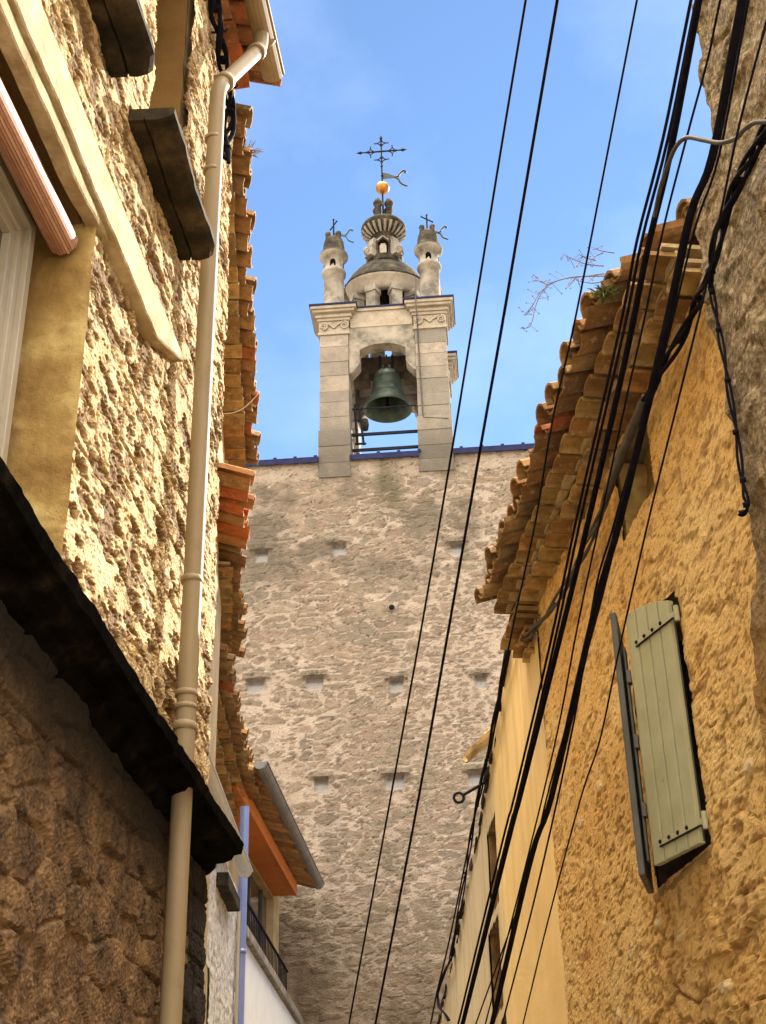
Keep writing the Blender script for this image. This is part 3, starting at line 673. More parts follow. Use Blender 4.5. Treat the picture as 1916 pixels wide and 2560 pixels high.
g = MB(); g.fbox(fE, .05, s_e * .52, zf, zf + .19, FO - .025, FO); g.fbox(fE, s_e * .52 + .012, s_e, zf, zf + .19, FO - .025, FO); obj('fascia_board', g, MT['orange_wood'], h5)
g = MB(); g.fbox(fE, .05, s_e, zf + .012, zf + .03, FO - .55, FO - .026); obj('soffit_board', g, MT['orange_wood'], h5)
W0, W1 = at_plane(625, 2200, V(-1.62, 16.8, 0), unit(V(-1.0, .1, 0))), at_plane(698, 2300, V(-1.62, 16.8, 0), unit(V(-1.0, .1, 0)))
pW = fE.pt(0, 0, FO - .36); fW = Frame(pW, dE, nE)
sw1, zw1 = fW.px(698, 2300); sw0, _ = fW.px(624, 2150)
zwt = fW.px(697, 2232)[1]; print('window', sw0, sw1, zwt)
g = MB(); g.fbox(fW, 0, sw0 - .5, 0, 6.62, -2.5, 0); g.fbox(fW, sw1, s_e + .1, 0, 6.62, -2.5, 0); g.fbox(fW, sw0 - .5, sw1, zwt, 6.62, -2.5, -.0); g.fbox(fW, sw0 - .5, sw1, 0, zwt - 1.75, -2.5, 0); g.fbox(fW, sw0 - .5, sw1, zwt - 1.75, zwt, -2.5, -.35)
obj('wall', g, MT['house_masonry'], h5)
g = MB(); nm = 3
for k in range(nm + 1): 
    c = sw0 - .5 + (sw1 - sw0 + .5) * k / nm; g.fbox(fW, c - .035 if k else c, c + .035 if k < nm else c, zwt - 1.75, zwt, -.14, -.08)
g.fbox(fW, sw0 - .5, sw1, zwt - .06, zwt, -.139, -.079); wi = obj('window', g, MT['grey_shaded_paint'], h5)
g = MB(); g.fbox(fW, sw0 - .5, sw1, zwt - 1.75, zwt, -.12, -.11); obj('pane', g, MT['window_glass'], wi)
t0, t1 = at_z(620, 2322, 4.93), at_z(757, 2549, 4.93); dT = unit((t1 - t0) * V(1, 1, 0)); nT = V(dT[1], -dT[0], 0); fT = Frame(t0 * V(1, 1, 0), dT, nT); LT = float(np.linalg.norm(t1 - t0))
print('terrace slab', t0.round(2), t1.round(2))
g = MB(); g.fbox(fT, -.3, LT, 0, 4.84, -1.2, -.06); obj('terrace_wall', g, MT['white_wall_paint'], h5)
g = MB(); g.fbox(fT, -.35, LT + .06, 4.84, 4.97, -1.2, .0); obj('terrace_slab', g, MT['concrete_slab'], h5, bevel=.02)
g = MB(); ra, rb_ = at_z(620, 2260, 5.55), at_z(719, 2429, 5.55); dr = unit(rb_ - ra); Lr = float(np.linalg.norm(rb_ - ra))
g.tube([ra - dr * .4, rb_], .018, 8); g.tube([ra - dr * .4 - UP * .52, rb_ - UP * .52], .014, 8)
for k in range(int(Lr / .15) + 4): p = ra - dr * .4 + dr * min(k * .15, Lr + .4); g.tube([p, p - UP * .56], .007, 6)
obj('railing', g, MT['black_iron'], h5)

# ------------------------------------------------------------------ church wall
WT = 14.60
ch = thing('church', T(0, 1.5, 0), 'tall pale rubble church wall with square beam holes closing the lane', 'church')
holes = [(654, 1376, 34), (849, 1360, 40), (1143, 1358, 34), (641, 1700, 46), (788, 1693, 46), (992, 1698, 36), (1200, 1689, 30), (804, 1947, 36), (989, 1938, 48), (1189, 1929, 40)]
HL = []
for x, y, wpx in holes:
    u, z = TU(x, y); HL.append((u, z, wpx * .0078 / 2 * .78))
gu0 = TU(966, 1150)[0]
def f_church(s, z):
    wu = s + .12 * (fbm(s * 2.5, z * 2.5, 3) - .5) * 2 + .09 * (fbm(s * 8, z * 11, 4) - .5); wz = z + .07 * (fbm(s * 2.2, z * 2.8, 5) - .5) * 2 + .045 * (fbm(s * 8, z * 11, 7) - .5)
    fa1 = worley(wu / .40, wz / .155, 101, .95); fb1 = worley(wu / .23, wz / .098, 111, .95); pk = fbm(s * .8, z * .9, 19, 3) + .10 * (s < -.8) > .5
    f1, f2, r, r2 = (np.where(pk, x_, y_) for x_, y_ in zip(fa1, fb1))
    cov = fbm(s * .55, z * .6, 17, 3)
    e = f2 - f1 - .08 - .26 * r2 - .6 * (cov - .5)
    st = ss(0, .07, e) * (r2 < .86)
    g1, g2, q, q2 = worley(wu / .15, wz / .075, 131, .9)
    st2 = ss(0, .08, g2 - g1 - .16 - .3 * q2 - .5 * (cov - .5)) * (q2 < .5)
    big = st > st2 * .8
    stone = np.maximum(st, st2 * .85); rid = np.where(big, r, q)
    edge = ss(.0, .5, stone) * ss(1.0, .5, stone); gap = np.clip(edge * 1.2, 0, 1) * ss(.42, .58, fbm(s * 4, z * 6, 11, 3))
    d = .012 * stone * (.4 + .9 * r2) + .03 * (fbm(s * 6, z * 8, 9, 5) - .5) - .014 * edge * ss(.3, .6, fbm(s * 3, z * 3, 10))
    hole = np.zeros_like(s)
    for (u, zt, hw) in HL:
        jx, jz = .05 * (fbm(z * 7 + u, s * 0 + zt, 301) - .5), .05 * (fbm(s * 7 + u, z * 0 + zt, 302) - .5)
        m = ss(hw + .02, hw - .02, np.abs(s - u + jx)) * ss(zt + .02, zt - .0, z + jz) * ss(zt - .25, zt - .20, z + jz)
        tt = (z - (zt - .25)) / .25; dep = .01 + .05 * np.clip(tt, 0, 1) + .06 * ss(.55, .9, tt)
        d = d * (1 - m) - m * dep; hole = np.maximum(hole, m * (.75 + .25 * fbm(s * 9, z * 9, 303)))
        lin = ss(hw + .12, hw + .06, np.abs(s - u - jz * 1.5)) * ss(zt - .01, zt + .01, z) * ss(zt + .15, zt + .11, z)
        d = d + lin * .05; stone = np.maximum(stone * (1 - m), lin * .9); rid = np.where(lin > .5, .25, rid)
    nb = fbm(s * .9, z * .9, 23, 4); nb2 = fbm(s * 2.2, z * 1.1, 29, 4)
    stain = ss(.50, .66, nb + .23 * np.exp(-((s + .9) / 1.1)**2) * np.exp(-((z - 13.4) / .9)**2) + .12 * ss(13.9, 14.5, z) * (np.abs(s - .3) < 1.4)) * ss(11.8, 12.6, z) * .75
    stain = np.maximum(stain, .6 * ss(.54, .7, nb2) * ss(9.5, 6, z))
    base = np.exp(-((s + .85) / .34)**2) + np.exp(-((s - 1.0) / .36)**2)
    stain = np.maximum(stain, base * ss(14.1, 14.4, z) * ss(.3, .5, nb2) * .9)
    green = .75 * np.exp(-((s - gu0 - .02) / .22)**4) * ss(13.15, 13.8, z + .5 * (nb2 - .5)) * ss(.28, .5, nb2 + .1) + .5 * np.exp(-((s - 1.1) / .25)**2) * ss(13.9, 14.2, z) * ss(.4, .6, nb2)
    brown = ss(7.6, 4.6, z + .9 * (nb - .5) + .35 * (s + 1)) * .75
    top = ss(14.15, 14.28, z) * (1 - np.clip(base, 0, 1))
    stone = stone * (1 - .8 * top)
    gap = np.maximum(gap * (1 - hole), .8 * ss(.70, .76, fbm(s * 11, z * 22, 12, 3)))
    return dict(d=d, stone=stone, rid=rid, gap=gap, stain=np.clip(stain, 0, 1), green=np.clip(green, 0, 1), brown=brown, hole=hole)
wall_grid('wall', FC, -4.2, 4.6, 3.0, WT, .027, .025, f_church, MT['church_rubble'], ch, smooth=False)
mb = MB(); mb.tbox(-14, 14, .22, 1.2, 0, WT - .02); mb.tbox(-14, -4.2, 0, .21, 0, WT - .02); mb.tbox(4.6, 14, 0, .21, 0, WT - .02); mb.tbox(-4.2, 4.6, 0, .21, 0, 3.0)
obj('wall_core', mb, MT['church_rubble'], ch)
mb = MB(); uu, zz = TU(980, 1521); c = T(uu, 0, zz)
n_ = FC.n; mb.tube([c - n_ * .1, c + n_ * .035], .062, 14); obj('drain_collar', mb, MT['tower_limestone'], ch)
mb = MB(); mb.tube([c - n_ * .1, c + n_ * .042], .05, 14); obj('drain_hole_shade', mb, MT['black_rubber'], ch)  # black plug painted as the darkness inside the round hole
PL0, PL1, PR0, PR1 = -1.13, -.575, .685, 1.285
for (a, b) in ((-14, PL0 - .01), (PL1 + .0, PR0 - .0), (PR1 + .01, 14)):
    mb = MB(); mb.tbox(a, b, -.07, 1.25, WT - .015, WT + .06); mb.tbox(a, b, -.085, -.07, WT - .05, WT + .062); cp = obj('coping', mb, MT['lead_flashing'], ch)
    u = max(a, -3.2) + .12
    while u < min(b, 4.4):
        mb = MB(); mb.box(T(u, -.06, WT + .06), FC.d * .06, -FC.n * .08, UP * .05); obj('stud', mb, MT['lead_flashing'], cp); u += .37

# ------------------------------------------------------------------ bell tower
bt = thing('bell_tower', T(.08, 1.2, WT), 'carved limestone bell tower with corner pinnacles and domed lantern, standing on the church wall', 'bell tower')
rg = random.Random(5)
UC, VC = .08, 1.2
VR0, VR1 = 1.84, 2.40
def pier(u0, u1, v0, v1, z0, z1):
    g = MB(); z = z0
    while z < z1 - .02:
        h = min(rg.uniform(.22, .36), z1 - z)
        if z1 - z - h < .12: h = z1 - z
        q = lambda: rg.uniform(0, .010)
        low = .035 if z < 15.15 else 0
        a, b, c, d = u0 + q() - low * .6, u1 - q() + low * .6, v0 + q() - low, v1 - q()
        j = .006
        g.hexa([T(a, c, z), T(b, c, z), T(b, d, z), T(a, d, z), T(a, c, z + h - j), T(b, c, z + h - j), T(b, d, z + h - j), T(a, d, z + h - j)])
        g.tbox(a + .02, b - .02, c + .02, d - .02, z + h - j, z + h, .2); z += h
    return g
for (a, b, c, d, z0) in ((PL0, PL1, .0, .56, 14.25), (PR0, PR1, .0, .56, 14.25), (PL0, PL1, VR0, VR1, 10), (PR0, PR1, VR0, VR1, 10)):
    p = obj('pier', pier(a, b, c, d, z0, 17.40), MT['tower_limestone'], bt, bevel=.012)
    g = MB(); e = .03
    g.tbox(a - e, b + e, c - e, d + e, 17.40, 17.46); g.tbox(a - .01, b + .01, c - .01, d + .01, 17.46, 17.72)
    cap = obj('capital', g, MT['carved_limestone'], p, bevel=.01)
    for side in (-1, 1):                                             # scroll volutes on the capital faces
        for (vv, s_) in ((c - .03, 1),):
            cu = (a + b) / 2 + side * (b - a) * .36; pts = []
            for k in range(26):
                t = k / 25; rr = .085 * (1 - .82 * t); an = side * (math.pi * .5 - t * 3.6 * math.pi)
                pts.append(T(cu + rr * math.cos(an) * 1, vv, 17.60 + rr * math.sin(an)))
            v_ = MB(); v_.tube(pts, [.022 * (1 - .5 * k / 25) for k in range(26)], 6); 
            v_.tube([T(cu - side * .03, vv, 17.685), T((a + b) / 2 + side * .05, vv, 17.60), T((a + b) / 2, vv, 17.54)], .02, 6)
            obj('volute', v_, MT['carved_limestone'], p)
    g = MB()
    for (e, z0_, z1_) in ((.04, 17.72, 17.78), (.075, 17.78, 17.83), (.06, 17.83, 17.87), (.13, 17.87, 17.93), (.165, 17.93, 18.0)):
        g.tbox(a - e, b + e, c - e, d + e, z0_, z1_)
    obj('cornice', g, MT['carved_limestone'], p, bevel=.008)
    g = MB(); g.tbox(a - .185, b + .185, c - .185, d + .185, 18.0, 18.035); obj('flashing', g, MT['lead_flashing'], p)
# arches between the piers
def arch_poly(x0, x1, xi0, xi1, zb, zs, crown, ztop):
    p = [(x0, zb), (x0 + .05, zb + .02), (xi0 - .03, zb + .16), (xi0, zb + .22), (xi0, zs)]
    for k in range(1, 10):
        t = k / 10; p.append((xi0 + (xi1 - xi0) * t, zs + (crown - zs) * math.sin(math.pi * t)**.7))
    return p + [(xi1, zs), (xi1, zb + .22), (xi1 + .03, zb + .16), (x1 - .05, zb + .02), (x1, zb), (x1, ztop), (x0, ztop)]
ap = arch_poly(PL1, PR0, -.37, .50, 16.52, 17.04, 17.17, 17.56)
ap_r = arch_poly(PL1, PR0, -.42, .55, 16.62, 16.9, 17.0, 17.19)
for v0, zz, ap in ((.04, 0, ap), (VR0 + .04, 0, ap_r)):
    g = MB(); g.prism([T(x, v0, z + zz) for x, z in ap], -FC.n * .27); obj('arch', g, MT['column_stone'], bt)
ap2 = arch_poly(.56, VR0, .76, VR0 - .2, 16.6, 17.04, 17.17, 17.56)
for u0 in (PL0 + .05, PR0 + .06):
    g = MB(); g.prism([T(u0, x, z) for x, z in ap2], FC.d * .46); obj('arch', g, MT['column_stone'], bt)
for v0, v1, zz in ((.05, .31, 0), (VR0 + .02, VR1 - .05, -.27)):
    g = MB(); g.tbox(PL1 + .03, PR0 - .03, v0 - .02, v1, 17.565 if zz == 0 else 17.20, 17.93 + zz); g.tbox(PL1 + .17, PR0 - .17, v0 - .05, v1, 17.93 + zz, 18.0 + zz)
    ar = obj('architrave', g, MT['carved_limestone'], bt, bevel=.008)
    g = MB(); g.tbox(PL1 + .19, PR0 - .19, v0 - .07, v1, 18.0 + zz, 18.03 + zz); obj('flashing', g, MT['lead_flashing'], ar)
for u0, u1 in ((PL0 + .04, PL1 - .04), (PR0 + .04, PR1 - .04)):
    g = MB(); g.tbox(u0, u1, .57, VR0 - .01, 17.565, 17.99); obj('architrave', g, MT['carved_limestone'], bt, bevel=.008)
# open ring of square pillars, round cornice and dome
for k in range(8):
    a = 2 * math.pi * (k + .5) / 8; ca, sa = math.cos(a), math.sin(a); c0 = T(UC + .60 * ca, VC + .60 * sa, 18.0)
    rad = unit(FC.d * ca - FC.n * sa); tg = np.cross(UP, rad); g = MB(); c0 = T(UC + .60 * ca, VC + .46 * sa, 18.0)
    for z0, z1, e in ((-.22, .10, .02), (.10, .92, 0), (.92, 1.08, .02)):
        g.box(c0 - rad * (.11 + e) - tg * (.105 + e) + UP * z0, rad * (.22 + 2 * e), tg * (.21 + 2 * e), UP * (z1 - z0))
    obj('lantern_pillar', g, MT['column_stone'], bt, bevel=.008)
g = MB(); cc = T(UC, VC, 0)
SX = .70
g.lathe([(.52, 19.30), (.53, 19.05), (.70, 19.05), (.71, 19.11), (.735, 19.13), (.735, 19.17), (.76, 19.195), (.77, 19.28), (.80, 19.30), (.815, 19.36)], cc, 48, None, SX)
obj('round_cornice', g, MT['carved_limestone'], bt)
g = MB(); g.lathe([(.525, 19.06), (.50, 19.4), (.4, 19.6), (0, 19.7)], cc, 40, None, SX); obj('vault', g, MT['weathered_stone'], bt)
g = MB(); g.lathe([(.815, 19.36), (.83, 19.38), (.82, 19.41), (.785, 19.47), (.72, 19.60), (.63, 19.72), (.54, 19.82), (.47, 19.89), (.44, 19.93), (0, 19.96)], cc, 48, None, SX); obj('dome', g, MT['weathered_stone'], bt)
g = MB(); g.lathe([(.36, 19.88), (.37, 19.98), (.34, 20.04), (.315, 20.1), (.31, 20.30), (.32, 20.38), (.29, 20.46), (.25, 20.55), (.235, 20.62), (.28, 20.66), (.29, 20.69), (.36, 20.73), (.43, 20.79), (.468, 20.86), (.475, 20.92), (.45, 20.97), (.38, 21.0), (.30, 21.04), (.27, 21.08), (.14, 21.12), (0, 21.12)], cc, 40)
ln = obj('cupola', g, MT['weathered_stone'], bt)
g = MB()
for k in range(22):                                                  # flutes under the flared bowl
    a = 2 * math.pi * k / 22; rad = FC.d * math.cos(a) - FC.n * math.sin(a)
    g.tube([cc + rad * .275 + UP * 20.66, cc + rad * .36 + UP * 20.715, cc + rad * .455 + UP * 20.835], [.02, .028, .034], 6)
obj('flute', g, MT['column_stone'], ln)
for k in range(4):
    a = math.pi / 4 + k * math.pi / 2; a0 = a
    rad = FC.d * math.cos(a) - FC.n * math.sin(a); tg = np.cross(UP, rad); g = MB()
    o = cc + UP * 19.98
    g.hexa([o + rad * .30 - tg * .10, o + rad * .47 - tg * .10, o + rad * .47 + tg * .10, o + rad * .30 + tg * .10, o + rad * .24 - tg * .08 + UP * .5, o + rad * .35 - tg * .08 + UP * .5, o + rad * .35 + tg * .08 + UP * .5, o + rad * .24 + tg * .08 + UP * .5])
    sc_ = []
    for q in range(18):
        t = q / 17; rr = .09 * (1 - .7 * t); an = -math.pi * .6 + t * 3 * math.pi; sc_.append(o + rad * (.45 + rr * math.cos(an)) + UP * (.12 + rr * math.sin(an)) )
    g.tube(sc_, .045, 6); obj('buttress', g, MT['column_stone'], ln, bevel=.012)
    a = k * math.pi / 2; rad = FC.d * math.cos(a) - FC.n * math.sin(a); tg = np.cross(UP, rad); g = MB()
    pts = [(-.095, 0), (.095, 0), (.095, .26), (.06, .34), (0, .37), (-.06, .34), (-.095, .26)]
    g.prism([o + rad * .27 + tg * x + UP * (.04 + z) for x, z in pts], rad * .075)
    obj('niche_shade', g, MT['black_stone'], ln)  # dark block standing proud, painted in as the niche's shade
    g = MB(); g.box(o + rad * .33 - tg * .07 + UP * .02, rad * .05, tg * .14, UP * .2); g.box(o + rad * .33 - tg * .05 + UP * .2, rad * .04, tg * .1, UP * .07)
    for s_ in (-1, 1): g.hexa([o + rad * .3 + tg * s_ * .12 + UP * .34 - tg * .02, o + rad * .4 + tg * s_ * .12 + UP * .34 - tg * .02, o + rad * .4 + tg * s_ * .12 + UP * .34 + tg * .02, o + rad * .3 + tg * s_ * .12 + UP * .34 + tg * .02,
                               o + rad * .3 + UP * .46 - tg * .02, o + rad * .39 + UP * .46 - tg * .02, o + rad * .39 + UP * .46 + tg * .02, o + rad * .3 + UP * .46 + tg * .02])
    obj('niche_block', g, MT['column_stone'], ln, bevel=.006)
    a = math.pi / 4 + k * math.pi / 2 + .12; rad = FC.d * math.cos(a) - FC.n * math.sin(a); g = MB()
    g.lathe([(.075, 0), (.068, .2), (.07, .42), (.095, .45), (.1, .5), (.075, .54), (.05, .6), (0, .62)], cc + rad * .165 + UP * 21.05, 12); obj('merlon', g, MT['weathered_stone'], ln)
def pinnacle(u, v):
    c0 = T(u, v, 0); g = MB()
    g.lathe([(.215, 18.03), (.215, 18.10), (.205, 18.12), (.20, 18.6), (.196, 19.06), (.235, 19.09), (.245, 19.14), (.235, 19.18), (.2, 19.2), (.19, 19.42), (.215, 19.46), (.25, 19.50), (.285, 19.545), (.29, 19.57)], c0, 28)
    pn = obj('pinnacle', g, MT['column_stone'], bt)
    g = MB(); g.lathe([(.29, 19.57), (.285, 19.60), (.235, 19.64), (.22, 19.69), (.215, 19.82), (.20, 19.93), (.17, 20.0), (.15, 20.02), (0, 20.03)], c0, 28); obj('pinnacle_cap', g, MT['weathered_stone'], pn)
    for k in range(4):
        a = k * math.pi / 2 - math.pi / 2 + (.0); rad = FC.d * math.cos(a) - FC.n * math.sin(a); tg = np.cross(UP, rad); g = MB()
        pts = [(-.055, 0), (.055, 0), (.055, .11), (.035, .155), (0, .17), (-.035, .155), (-.055, .11)]
        g.prism([c0 + rad * .10 + tg * x + UP * (19.22 + z) for x, z in pts], rad * .096); obj('niche_shade', g, MT['black_stone'], pn)  # dark block in place of a recess, its shade as colour
        a += math.pi / 4; rad = FC.d * math.cos(a) - FC.n * math.sin(a); g = MB()
        g.lathe([(.055, 0), (.046, .12), (.06, .15), (.055, .19), (0, .215)], c0 + rad * .15 + UP * 19.93, 10); obj('merlon', g, MT['weathered_stone'], pn)
    return pn
for u in (UC - .965, UC + .935):
    for v in (.35, 2.05): pinnacle(u, v)
# iron tie bars across the bell opening
for (x0, y0, x1, y1) in ((884, 1090, 1049, 1074), (890, 1128, 1051, 1113)):
    (ua, za), (ub, zb) = TU(x0, y0, .3), TU(x1, y1, .3); g = MB(); zz = (za + zb) / 2
    g.tbox(PL1 - .02, PR0 + .02, .29, .325, zz - .03, zz + .025); obj('tie_bar', g, MT['black_iron'], bt)

# ------------------------------------------------------------------ crosses and flags
def pennant(g, base, dirv, zt, sc, n2):        # swallow-tailed sheet flag: solid part, then two curling tails
    th = n2 * .012
    P = lambda x, z: base + dirv * (x * sc) + UP * (zt + z * sc)
    g.prism([P(0, 0), P(.12, -.03), P(.24, -.10), P(.33, -.15), P(.33, -.19), P(.24, -.20), P(.12, -.20), P(0, -.21)], th)
    up = [(.32, -.165), (.40, -.15), (.44, -.08), (.50, .0), (.56, .02), (.60, -.02), (.56, -.05)]
    dn = [(.32, -.18), (.40, -.24), (.44, -.34), (.50, -.42), (.58, -.47), (.62, -.50)]
    for c_ in (up, dn): g.tube(smoothpath([P(x, z) + th / 2 for x, z in c_], 4), [.022 * sc * 1.2] * (len(c_) * 4 - 3), 6)
def zat(y, v=VC, x=948): return TU(x, y, v)[1]
ic = thing('iron_cross', T(UC - .04, VC, 21.1), 'tall wrought iron cross over a gilded ball, on top of the central lantern', 'cross', 'crosses on the bell tower')
ux = -.03; pz = lambda z: T(UC - .04 + (23.5 - z) * .022, VC, z)
zb_, zt_, za_ = zat(471), zat(340), zat(379)
g = MB(); g.tube([T(UC, VC, 21.0), T(UC, VC, zt_ - .12)], [.022, .016], 8); g.lathe([(0, zt_ + .02), (.028, zt_ - .05), (.036, zt_ - .09), (.012, zt_ - .13)][::-1], T(UC, VC, 0), 10)
for z in (zb_ + .35, zb_ + .62, za_ - .2, za_ + .2): g.lathe([(.016, -.03), (.032, 0), (.016, .03)], T(UC, VC, z), 10)
obj('rod', g, MT['black_iron'], ic)
g = MB(); hl = .55
for s_ in (-1, 1):
    g.tube([T(UC, VC, za_), T(UC + s_ * (hl - .14), VC, za_), T(UC + s_ * (hl - .12), VC, za_), T(UC + s_ * (hl - .09), VC, za_), T(UC + s_ * hl, VC, za_)], [.02, .015, .02, .036, .003], 8)
obj('cross_arm', g, MT['black_iron'], ic)
g = MB()
for (du, dz) in ((1, 0), (-1, 0), (0, 1), (0, -1)):
    for s_ in (-1, 1):
        pu, pz_ = -dz * s_, du * s_
        P = lambda a, b: T(UC + du * a + pu * b, VC, za_ + dz * a + pz_ * b)
        g.tube(smoothpath([P(.15, .015), P(.20, .04), P(.23, .08), P(.235, .14)], 4), .011, 6); g.tube(smoothpath([P(.33, .015), P(.28, .03), P(.25, .07), P(.235, .14)], 4), .011, 6)
        g.lathe([(0, -.02), (.018, 0), (0, .02)], P(.235, .15), 8)
obj('scrollwork', g, MT['black_iron'], ic)
g = MB(); g.lathe([(.146 * math.sin(math.pi * k / 16) + .0, zb_ - .146 * math.cos(math.pi * k / 16)) for k in range(17)], T(UC, VC, 0), 28); obj('ball', g, MT['gilding'], ic)
g = MB(); pennant(g, T(UC, VC, 0), FC.d, zat(432), .86, -FC.n); obj('flag', g, MT['flag_iron'], ic)
for (u, rot, mat, lab) in ((UC - .965, 58, 'verdigris', 'small iron cross with a pale green swallow-tailed flag, on the left front pinnacle'), (UC + .935, -40, 'flag_iron', 'small iron cross with a dark swallow-tailed flag, on the right front pinnacle')):
    v = .35; c0 = thing('pinnacle_cross', T(u, v, 20.0), lab, 'cross', 'crosses on the bell tower')
    xp = 831 if u < 0 else 1058
    zt = TU(xp, 549 if u < 0 else 538, v)[1]; za = TU(xp, 564 if u < 0 else 549, v)[1]; zf_ = TU(xp, 582 if u < 0 else 575, v)[1]
    dv = FC.d * math.cos(R_(rot)) + FC.n * math.sin(R_(rot)); g = MB()
    g.tube([T(u, v, 19.98), T(u, v, zt)], .017, 8); 
    for s_ in (-1, 1): g.tube([T(u, v, za), T(u, v, za) + dv * s_ * .13, T(u, v, za) + dv * s_ * .145], [.014, .014, .024], 8)
    g.tube([T(u, v, zt - .04), T(u, v, zt)], [.014, .024], 8); obj('cross_bar', g, MT['black_iron'], c0)
    g = MB(); pennant(g, T(u, v, 0), unit(FC.d + .15 * FC.n), zf_, .66, -FC.n); obj('flag', g, MT[mat], c0)

# ------------------------------------------------------------------ bell
VB = 1.12; ub, zl = TU(970, 1025, VB); print('bell', ub, zl)
be = thing('bell', T(ub, VB, zl + .85), 'large green bronze bell hanging in the arch of the tower', 'bell')
g = MB()
g.lathe([(.465, 0), (.478, .005), (.48, .03), (.455, .07), (.41, .14), (.365, .22), (.335, .31), (.338, .33), (.325, .34), (.305, .45), (.288, .58), (.278, .68), (.282, .70), (.27, .72), (.262, .78), (.225, .84), (.14, .865), (0, .87)], T(ub, VB, zl), 48)
g.lathe([(.465, 0), (.435, .02), (.385, .10), (.33, .22), (.295, .33), (.265, .5), (.245, .66), (.18, .77), (0, .79)], T(ub, VB, zl), 48)
bb = obj('bell_body', g, MT['bell_bronze'], be)
g = MB()
for k in range(3):
    a = k * math.pi / 3; dv = FC.d * math.cos(a) - FC.n * math.sin(a)
    g.tube(smoothpath([T(ub, VB, zl + .84) + dv * .12, T(ub, VB, zl + .95) + dv * .13, T(ub, VB, zl + 1.0), T(ub, VB, zl + .95) - dv * .13, T(ub, VB, zl + .84) - dv * .12], 4), .028, 8)
obj('canon', g, MT['bell_bronze'], be)
g = MB(); g.tube([T(ub, VB, zl + .78), T(ub, VB, zl + .12)], [.018, .026], 8); g.lathe([(0, -.07), (.05, -.04), (.065, 0), (.045, .05), (0, .07)], T(ub, VB, zl + .06), 14); obj('clapper', g, MT['black_iron'], be)
g = MB(); g.tbox(PL1 + .06, PR0 - .03, VB - .10, VB + .16, zl + .80, zl + 1.20); g.tbox(PL1 + .0, PL1 + .3, VB - .14, VB + .18, zl + .62, zl + .98); g.tbox(PR0 - .28, PR0, VB - .14, VB + .18, zl + .66, zl + .98)
ye = obj('yoke', g, MT['old_timber'], be, bevel=.012)
g = MB()
for du in (-.12, .12): g.tbox(ub + du - .02, ub + du + .02, VB - .115, VB - .10, zl + .84, zl + 1.22)
g.tube([T(ub, VB, zl + 1.16), T(ub, VB, zl + 1.30)], .018, 8); obj('strap', g, MT['black_iron'], ye)
hm = thing('bell_striker', T(-.45, .35, 15.3), 'black iron striking frame with a hammer, beside the bell at the left pier', 'bell striker')
P = lambda x, y, v=.32: T(*((lambda q: (q[0], v, q[1]))(TU(x, y, v))))
g = MB()
g.tube([P(887, 1012), P(894, 1112)], .022, 8); g.tube([P(898, 1010), P(910, 1112)], .022, 8)
g.tube([P(881, 1024), P(907, 1021)], .022, 8); g.tube([P(880, 1089), P(912, 1087)], .02, 8); g.tube([P(888, 1110), P(916, 1109)], .022, 8)
obj('frame', g, MT['black_iron'], hm)
g = MB(); g.tube([P(906, 1022), P(1043, 1013)], .012, 8); obj('rod', g, MT['black_iron'], hm)
g = MB(); c = P(913, 1062, .5); g.tube([P(893, 1050, .4), c], .02, 8); g.lathe([(0, -.13), (.06, -.11), (.075, 0), (.06, .11), (0, .13)], c, 14); obj('hammer', g, MT['weathered_stone'], hm)
lc = MB(); lc.tube([T(*((lambda q: (q[0], -.20 if y < 790 else -.03, q[1]))(TU(x, y, -.20 if y < 790 else -.03)))) for x, y in ((1040, 700), (1040, 760), (1042, 780), (1044, 812), (1050, 920), (1059, 1043))] + [T(*((lambda q: (q[0], -.03, q[1]))(TU(1122, 1046, -.03))))], .014, 8)
tag(obj('conductor_cable', lc, MT['grey_rubber']), 'grey cable running down the face of the right tower pier', 'cable')

